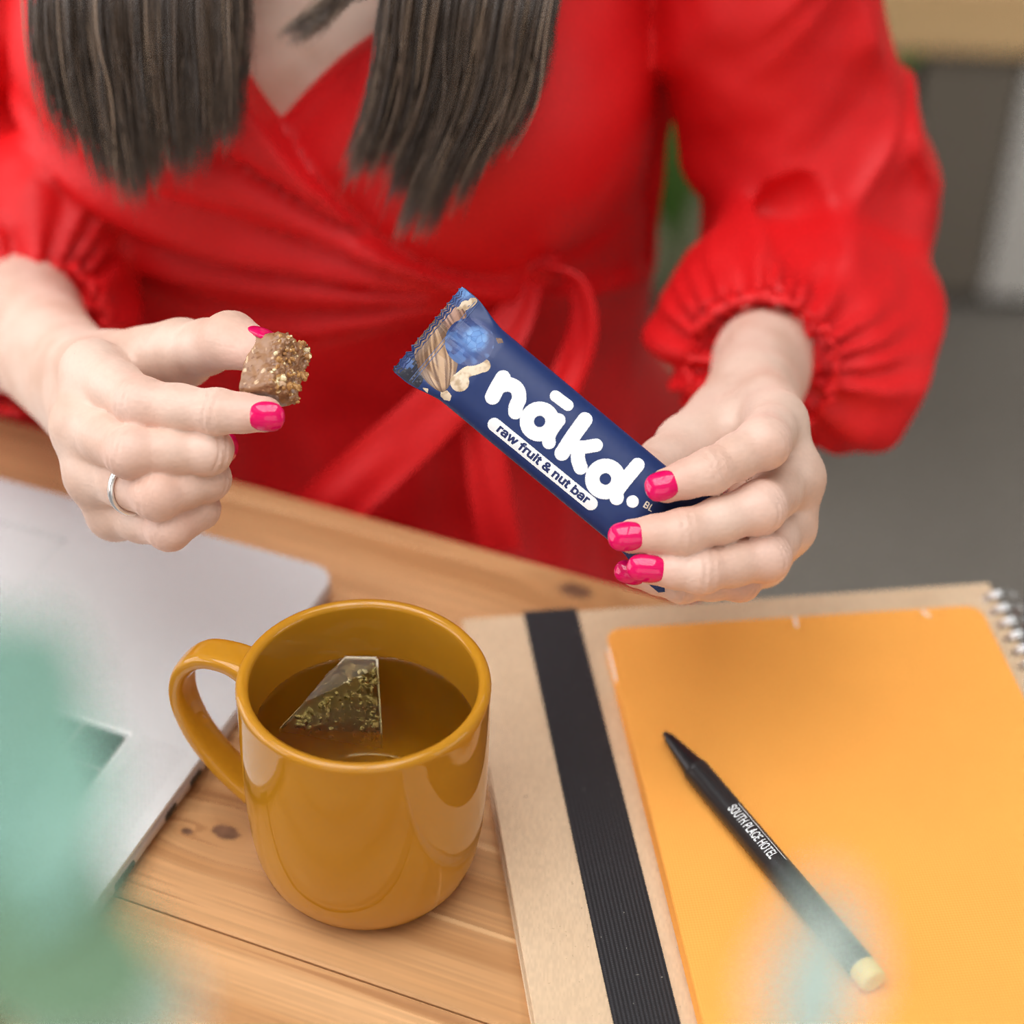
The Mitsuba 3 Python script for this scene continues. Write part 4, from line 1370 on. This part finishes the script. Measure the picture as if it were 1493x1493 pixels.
mat('red_viscose', {'type': 'twosided', 'b': {'type': 'principled', 'base_color': proc(red_cloth), 'roughness': 0.55, 'specular': 0.35, 'sheen': 0.2, 'sheen_tint': 0.9}})
dress = surface(dress_sdf, (-0.42, -0.07, -0.52), (0.34, 0.56, 0.40), 0.0035)
add('person__dress', dress, 'red_viscose', True, 'red wrap dress with gathered sleeves')

# sash: knot, loop and tails ---------------------------------------------------------------------
def ribbon(pts, width, side, n=60, wave=0.0):
    p = catmull(pts, n)
    s = np.linspace(0, 1, n)
    sd = np.array([unit(V(*side[0]) * (1 - q) + V(*side[1]) * q) for q in s])
    tan = np.gradient(p, axis=0)
    tan /= np.linalg.norm(tan, axis=1, keepdims=True)
    sd = sd - tan * (sd * tan).sum(1, keepdims=True)
    sd /= np.linalg.norm(sd, axis=1, keepdims=True)
    nor = np.cross(tan, sd)
    wd = np.interp(s, np.linspace(0, 1, len(width)), width)
    b = np.linspace(-1, 1, 13)
    lift = wave * (np.cos(b * 5)[None, :] * 0.5 + 0.5) * np.sin(s * 9 + 1)[:, None]
    v = p[:, None] + b[None, :, None] * sd[:, None] * wd[:, None, None] / 2 + lift[..., None] * nor[:, None]
    v1, v2 = v + nor[:, None] * 0.0007, v - nor[:, None] * 0.0007
    ring = np.concatenate([v1, v2[:, ::-1]], 1)
    m = ring.shape[1]
    i = np.arange(m)
    j = (i + 1) % m
    f = []
    for k in range(n - 1):
        f += [np.stack([k * m + i, k * m + j, (k + 1) * m + j], 1), np.stack([k * m + i, (k + 1) * m + j, (k + 1) * m + i], 1)]
    v = ring.reshape(-1, 3)
    c0, c1 = len(v), len(v) + 1
    v = np.vstack([v, v[:m].mean(0), v[-m:].mean(0)])
    f += [np.stack([j, i, np.full(m, c0)], 1), np.stack([(n - 1) * m + i, (n - 1) * m + j, np.full(m, c1)], 1)]
    return trimesh.Trimesh(v, np.vstack(f), process=False)


add('person__sash', ribbon([(0.00183, 0.28652, 0.08679), (0.01174, 0.27920, 0.09368), (0.02319, 0.27191, 0.08910), (0.02762, 0.26269, 0.07381), (0.02527, 0.25458, 0.05666), (0.01771, 0.24652, 0.04287), (0.00918, 0.24663, 0.03480)], (0.010, 0.018, 0.022, 0.02, 0.014), ((0.3, -0.9, 0.3), (0.7, -0.7, 0.0)), wave=0.002), 'red_viscose', 40)
add('person__sash', ribbon([(0.00406, 0.28339, 0.08764), (-0.00453, 0.26286, 0.07238), (-0.02081, 0.24332, 0.05842), (-0.04053, 0.23581, 0.03713), (-0.06270, 0.23528, 0.01180), (-0.08822, 0.23707, -0.01872), (-0.10487, 0.23899, -0.04087)], (0.012, 0.022, 0.026, 0.028, 0.030), ((0.62, -0.47, -0.62), (0.62, -0.47, -0.62)), wave=0.002), 'red_viscose', 40)
add('person__sash', ribbon([(0.00097, 0.28410, 0.08528), (-0.01044, 0.26677, 0.06598), (-0.01623, 0.24580, 0.04193), (-0.01275, 0.23479, 0.01116), (-0.00642, 0.22343, -0.02829)], (0.010, 0.018, 0.020, 0.022), ((0.9, -0.3, 0.1), (0.9, -0.3, 0.1)), wave=0.0025), 'red_viscose', 40)
kn = trimesh.creation.icosphere(4, 1.0)
kn.vertices = kn.vertices * V(0.016, 0.011, 0.013) * (1 + 0.22 * (meshkit.noise(kn.vertices * 2.2 + 5) - 0.5))[:, None] + V(*(0.00306, 0.28819, 0.08732))
add('person__sash_knot', kn, 'red_viscose', True)

# hair ---------------------------------------------------------------------------------------------
rng = np.random.default_rng(21)


def hair_lock(roots, rows, count, spread, tips):
    """Strands from the head down through rows of points (left end, right end); tips gives the length along the lock over its width."""
    ms_v, ms_f, ms_c, at = [], [], [], 0
    rows = [(V(*a), V(*b)) for a, b in rows]
    for k in range(count):
        s = rng.random()
        s = s + 0.06 * (rng.random() - 0.5)
        clump = round(s * 16) / 16
        pull = 0.75
        depth = rng.normal(0, spread)
        pts = [V(*roots[0]) * (1 - s) + V(*roots[1]) * s + rng.normal(0, 0.004, 3)]
        for i, (a, b) in enumerate(rows):
            q = i / (len(rows) - 1)
            si = s + (clump - s) * pull * q**2 + 0.03 * q * math.sin(k * 1.7)
            pts.append(a + (b - a) * si - FWD * 0 + BY * depth * (1 - 0.4 * q) + rng.normal(0, 0.0012, 3))
        n = 26
        p = catmull(pts, n)
        end = np.interp(clump + 0.3 * (s - clump), tips[0], tips[1]) - abs(rng.normal(0, 0.05)) + 0.02 * math.sin(clump * 40)
        p = p[: max(6, int(n * min(end, 1.0)))]
        n = len(p)
        r = rng.uniform(0.00028, 0.0006) * np.interp(np.linspace(0, 1, n), [0, 0.7, 1], [1, 0.9, 0.12])
        t = tube(p, r, 4)
        ms_v.append(t.vertices)
        ms_f.append(t.faces + at)
        at += len(t.vertices)
        w = 0.5 * rng.random() + 0.5 * (0.5 + 0.5 * math.sin(clump * 57 + 3))
        c = V(0.028, 0.017, 0.011) * (1 - w**2) + V(0.13, 0.082, 0.052) * w**2
        if rng.random() < 0.10:
            c = V(0.22, 0.15, 0.10)
        ms_c.append(np.tile(c, (len(t.vertices), 1)))
    return np.vstack(ms_v), np.vstack(ms_f), np.vstack(ms_c)


mat('hair', {'type': 'twosided', 'b': {'type': 'principled', 'base_color': {'type': 'mesh_attribute', 'name': 'vertex_color'}, 'roughness': 0.33, 'specular': 0.7}})
lock1 = hair_lock((HEAD + V(-0.075, -0.02, 0.07), HEAD + V(-0.035, -0.075, 0.085)),
                  [(HEAD + V(-0.112, -0.04, -0.07), HEAD + V(-0.062, -0.075, -0.07)), ((-0.19769, 0.28247, 0.28685), (-0.11928, 0.25907, 0.29742)), ((-0.19587, 0.24395, 0.22844), (-0.11561, 0.23143, 0.23676)), ((-0.19260, 0.22853, 0.20013), (-0.11537, 0.22094, 0.20666)), ((-0.18464, 0.21466, 0.17383), (-0.11712, 0.21159, 0.17805)), ((-0.17639, 0.20227, 0.14947), (-0.12037, 0.20346, 0.15102))],
                  2400, 0.009, ([0, 0.12, 0.3, 0.45, 0.55, 0.7, 0.85, 1.0], [0.80, 0.86, 0.95, 0.96, 0.86, 0.90, 0.86, 0.82]))
lock2 = hair_lock((HEAD + V(0.035, -0.075, 0.085), HEAD + V(0.075, -0.02, 0.07)),
                  [(HEAD + V(0.060, -0.075, -0.07), HEAD + V(0.112, -0.04, -0.07)), ((-0.05178, 0.26050, 0.29929), (0.01763, 0.28705, 0.29282)), ((-0.05679, 0.23268, 0.23839), (0.00869, 0.24830, 0.23411)), ((-0.06199, 0.22041, 0.20596), (0.00355, 0.23270, 0.20556)), ((-0.07404, 0.20913, 0.17484), (-0.00788, 0.21842, 0.17873)), ((-0.08628, 0.19565, 0.14084), (-0.02065, 0.20046, 0.14711))],
                  2400, 0.009, ([0, 0.1, 0.2, 0.35, 0.5, 0.65, 0.8, 1.0], [0.85, 0.89, 0.85, 0.90, 0.97, 0.99, 0.93, 0.82]))
wisp = hair_lock((HEAD + V(-0.02, -0.085, 0.09), HEAD + V(0.0, -0.085, 0.09)),
                 [(HEAD + V(0.045, -0.09, -0.05), HEAD + V(0.055, -0.09, -0.05)), ((-0.05917, 0.24750, 0.26591), (-0.05112, 0.24767, 0.26613)), ((-0.08109, 0.24332, 0.23582), (-0.07148, 0.24269, 0.23500)), ((-0.09569, 0.23551, 0.22565), (-0.08735, 0.23319, 0.22263)), ((-0.10628, 0.22946, 0.21776), (-0.09931, 0.22711, 0.21470))], 110, 0.003, ([0, 1], [0.92, 0.92]))
cap = []
for k in range(1500):
    a_ = rng.uniform(0, 2 * np.pi)
    # over the back and top of the head down to the nape
    t = np.linspace(0, 1, 9)
    el_ = np.pi / 2 * (1 - t) - 0.9 * t
    az = a_
    if math.sin(az) < -0.35:
        el_ = np.pi / 2 * (1 - t) + 0.55 * t
    p = HEAD + V(0, 0.010, 0.022) + np.stack([0.079 * np.cos(el_) * math.cos(az), 0.098 * np.cos(el_) * math.sin(az), 0.098 * np.sin(el_)], 1) * (1 + 0.03 * rng.random())
    if math.sin(az) > 0.3:
        p = np.vstack([p, p[-1] + np.outer([0.05, 0.12, 0.2], [0, 0.12, -1])])
    cap.append(tube(p, 0.0011, 4))
capm = cat(cap)
hv = np.vstack([lock1[0], lock2[0], wisp[0], np.array(capm.vertices)])
o1, o2, o3 = len(lock1[0]), len(lock1[0]) + len(lock2[0]), len(lock1[0]) + len(lock2[0]) + len(wisp[0])
hf = np.vstack([lock1[1], lock2[1] + o1, wisp[1] + o2, capm.faces + o3])
hc = np.vstack([lock1[2], lock2[2], wisp[2] * 1.5, np.tile(V(0.05, 0.03, 0.02), (len(capm.vertices), 1))])
add('person__hair', trimesh.Trimesh(hv, hf, process=False), 'hair', True, 'long straight dark brown hair in two locks', color=hc)

# chair she sits on (a stool, seen only from the side)
ST = CH + V(0.02, 0.06, 0)
seat = moved(lathe([(0, -0.03), (0.165, -0.03), (0.172, -0.025), (0.172, -0.006), (0.165, 0), (0, 0)], 48), frame((ST[0], ST[1], -0.300), 0))
matte('stool_wood', (0.36, 0.2, 0.1), 0.5)
add('stool__seat', seat, 'stool_wood', 40)
for k in range(4):
    a_ = math.pi / 4 + k * math.pi / 2
    add('stool__leg', tube([ST * V(1, 1, 0) + V(0.11 * math.cos(a_), 0.11 * math.sin(a_), -0.328), ST * V(1, 1, 0) + V(0.17 * math.cos(a_), 0.17 * math.sin(a_), FLOOR)], 0.016, 12), 'stool_wood', 40)
tag('stool', 'round wooden stool under the seated woman', 'stool')

# ---------------------------------------------------------------- behind her: low sideboard, potted plant
def tan_colour(p, n, uv):
    return mix((0.85, 0.58, 0.30), (0.72, 0.46, 0.22), fbm(p.x * 4, p.y * 30, p.z * 40, 3))


matte('tan_board', proc(tan_colour), 0.45)
matte('grey_board', (0.20, 0.172, 0.138), 0.6)
matte('dark_gap', (0.035, 0.03, 0.025), 0.7)
matte('white_board', (0.66, 0.64, 0.60), 0.5)
SY = 1.626
add('low_sideboard__top', bevel_box(0.22, 1.6, SY - 0.02, SY + 0.42, -0.395, -0.315, 0.004), 'tan_board', False, 'thick light wooden top')
add('low_sideboard__carcass', box(0.25, 1.57, SY + 0.02, SY + 0.40, FLOOR, -0.395), 'dark_gap', False)
for x0, x1 in ((0.27, 0.436), (0.452, 0.567)):
    add('low_sideboard__door', bevel_box(x0, x1, SY, SY + 0.02, FLOOR + 0.02, -0.40, 0.003), 'grey_board', False)
for x0, x1 in ((0.572, 0.85), (0.86, 1.2), (1.21, 1.55)):
    add('low_sideboard__door', bevel_box(x0, x1, SY - 0.006, SY + 0.02, FLOOR + 0.02, -0.415, 0.003), 'white_board', False, 'white door panel')
tag('low_sideboard', 'low sideboard with a thick light wooden top standing behind the woman', 'sideboard')

PP = V(0.155, 1.30, FLOOR)
matte('pot_clay', (0.46, 0.30, 0.21), 0.7)
matte('pot_soil', (0.05, 0.035, 0.025), 0.9)
add('potted_plant__pot', moved(lathe([(0, 0), (0.085, 0), (0.09, 0.004), (0.118, 0.21), (0.124, 0.212), (0.124, 0.24), (0.112, 0.24), (0.108, 0.20), (0, 0.20)], 48), frame(PP, 0)), 'pot_clay', 40)
add('potted_plant__soil', moved(lathe([(0, 0.17), (0.106, 0.17), (0.106, 0.215), (0, 0.222)], 32), frame(PP, 0)), 'pot_soil', 30)
for key, c in (('plant_green', (0.085, 0.20, 0.035)), ('plant_grey_green', (0.34, 0.38, 0.25))):
    mat(key, {'type': 'twosided', 'b': {'type': 'principled', 'base_color': rgb(*c), 'roughness': 0.45, 'specular': 0.4}})


def blade(base, tip, width, sag, n=14, fold=0.15, shape=0.8):
    """A long leaf from base to tip, folded along its midrib, hanging by sag."""
    s = np.linspace(0, 1, n)
    p = base + np.outer(s, tip - base) - np.outer(sag * s**2, [0, 0, 1.0]) + np.outer(sag * 1.2 * s * (1 - s), [0, 0, 1.0])
    tan = np.gradient(p, axis=0)
    tan /= np.linalg.norm(tan, axis=1, keepdims=True)
    sd = np.cross(tan, [0, 0, 1.0])
    sd /= np.linalg.norm(sd, axis=1, keepdims=True)
    up = np.cross(sd, tan)
    w = width * np.sin(np.pi * np.clip(s, 0.02, 1) ** shape) ** 0.8
    w[-1] = 1e-4
    b = np.linspace(-1, 1, 7)
    v = p[:, None] + b[None, :, None] * sd[:, None] * w[:, None, None] / 2 + (np.abs(b) ** 1.5)[None, :, None] * up[:, None] * w[:, None, None] * fold
    th = 0.0004
    return cat(sheet(v + up[:, None] * th), sheet(v - up[:, None] * th, True))


rng = np.random.default_rng(5)
for k in range(22):
    a_ = k * 2.4
    r_ = rng.uniform(0.10, 0.26)
    h_ = rng.uniform(0.28, 0.58) if k % 2 else rng.uniform(0.15, 0.36)
    b0 = PP + V(0.03 * math.cos(a_), 0.03 * math.sin(a_), 0.215)
    add('potted_plant__leaf', blade(b0, PP + V(r_ * math.cos(a_), r_ * math.sin(a_), 0.22 + h_), rng.uniform(0.05, 0.08), rng.uniform(0.03, 0.12)), ('plant_green', 'plant_grey_green')[k % 3 != 0], 40)
tag('potted_plant', 'blurred green leafy plant in a clay pot on the floor behind the woman', 'plant')

# ---------------------------------------------------------------- eucalyptus in the foreground
def euc_colour(p, n, uv):
    return mix((0.20, 0.42, 0.33), (0.32, 0.52, 0.45), fbm(p.x * 70, p.y * 70, p.z * 70, 2))


mat('eucalyptus_leaf', {'type': 'principledthin', 'base_color': proc(euc_colour), 'roughness': 0.55, 'diff_trans': 0.7, 'spec_trans': 0.0, 'eta': 1.4})
mat('eucalyptus_green', {'type': 'principledthin', 'base_color': rgb(0.19, 0.31, 0.20), 'roughness': 0.55, 'diff_trans': 0.8, 'spec_trans': 0.0, 'eta': 1.4})
mat('eucalyptus_pale', {'type': 'principledthin', 'base_color': rgb(0.55, 0.70, 0.64), 'roughness': 0.55, 'diff_trans': 0.7, 'spec_trans': 0.0, 'eta': 1.4})
matte('eucalyptus_stem', (0.24, 0.20, 0.10), 0.6)


def round_leaf(c, along, normal, l, w, cup=0.12):
    """A round leaf: centre, direction of its midrib, face normal."""
    along = unit(along)
    normal = unit(normal - along * (normal @ along))
    sd = np.cross(along, normal)
    rho, psi = np.linspace(0, 1, 9), np.linspace(0, 2 * np.pi, 36, endpoint=False)
    v = []
    for q in rho:
        x, y = q * np.cos(psi) * l / 2, q * np.sin(psi) * w / 2 * (1 - 0.16 * np.cos(psi))
        z = cup * (x**2 / l + y**2 / w) - 0.0006 * np.exp(-(y / 0.001) ** 2) + 0.0006 * np.sin(5 * psi) * q**2
        v.append(c + np.outer(x, along) + np.outer(y, sd) + np.outer(z, normal))
    p = np.array(v)
    p = np.concatenate([p, p[:, :1]], 1)
    return sheet(p)


VASE = V(-0.075, -0.395, 0)
matte('vase_glaze', (0.55, 0.55, 0.52), 0.3)
add('vase', moved(lathe([(0, 0), (0.038, 0), (0.042, 0.004), (0.050, 0.05), (0.046, 0.11), (0.028, 0.155), (0.022, 0.18), (0.026, 0.195), (0.0235, 0.196), (0.019, 0.18), (0.024, 0.155), (0.041, 0.11), (0.045, 0.05), (0.036, 0.008), (0, 0.007)], 64), frame(VASE, 0)), 'vase_glaze', 50, 'pale grey bottle vase holding the eucalyptus in the foreground', 'vase')


def branch(key, stem, leaves, label, off):
    p = catmull([VASE + V(off, 0, 0.02), VASE + V(off * 0.6, 0, 0.20)] + [V(*q) for q in stem], 50)
    add(f'{key}__stem', tube(p, np.linspace(0.0019, 0.0009, 50), 8), 'eucalyptus_stem', True)
    for c, l, w, ang, tilt, bs in leaves:
        c = V(*c)
        al = IMG_R * math.cos(math.radians(ang)) + IMG_U * math.sin(math.radians(ang))
        add(f'{key}__leaf', round_leaf(c, al, TO_CAM + tilt * IMG_R + 0.3 * IMG_U, l, w), bs, True)
        near = p[np.argmin(np.linalg.norm(p - c, axis=1))]
        e0 = c + al * l / 2 * (-1 if np.linalg.norm(c - al * l / 2 - near) < np.linalg.norm(c + al * l / 2 - near) else 1) * 0.95
        add(f'{key}__leaf_stalk', tube([near, (near + e0) / 2 + V(0, 0, 0.001), e0], 0.0005, 6), 'eucalyptus_stem', True)
    tag(key, label, 'plant branch', 'eucalyptus branches')


branch('eucalyptus_branch', [(-0.06251, -0.36033, 0.32304), (-0.06297, -0.34748, 0.34964), (-0.06427, -0.33399, 0.37380), (-0.06542, -0.32605, 0.38907)],
       [((-0.06187, -0.33478, 0.38262), 0.034, 0.0185, 78, 0.3, 'eucalyptus_leaf'), ((-0.05701, -0.34263, 0.37568), 0.027, 0.016, 60, -0.2, 'eucalyptus_leaf'), ((-0.05456, -0.35378, 0.36443), 0.026, 0.021, -20, 0.1, 'eucalyptus_green'),
        ((-0.06925, -0.33148, 0.36720), 0.026, 0.018, 120, 0.5, 'eucalyptus_green'), ((-0.06520, -0.33830, 0.35504), 0.030, 0.026, 30, 0.4, 'eucalyptus_green'), ((-0.06781, -0.32600, 0.38420), 0.020, 0.014, 100, 0.2, 'eucalyptus_leaf'), ((-0.05137, -0.35117, 0.35141), 0.024, 0.018, 10, -0.3, 'eucalyptus_pale')],
       'blurred teal eucalyptus branch at the lower left in front of the laptop', -0.010)
branch('eucalyptus_branch_001', [(0.02713, -0.38228, 0.34042), (0.03470, -0.37315, 0.36054), (0.03618, -0.36720, 0.37323)],
       [((0.03565, -0.36424, 0.37872), 0.0225, 0.0125, 82, 0.3, 'eucalyptus_pale'), ((0.03238, -0.37161, 0.36090), 0.02, 0.015, 150, 0.1, 'eucalyptus_leaf')],
       'blurred pale eucalyptus leaf tip at the lower right in front of the pen', 0.010)
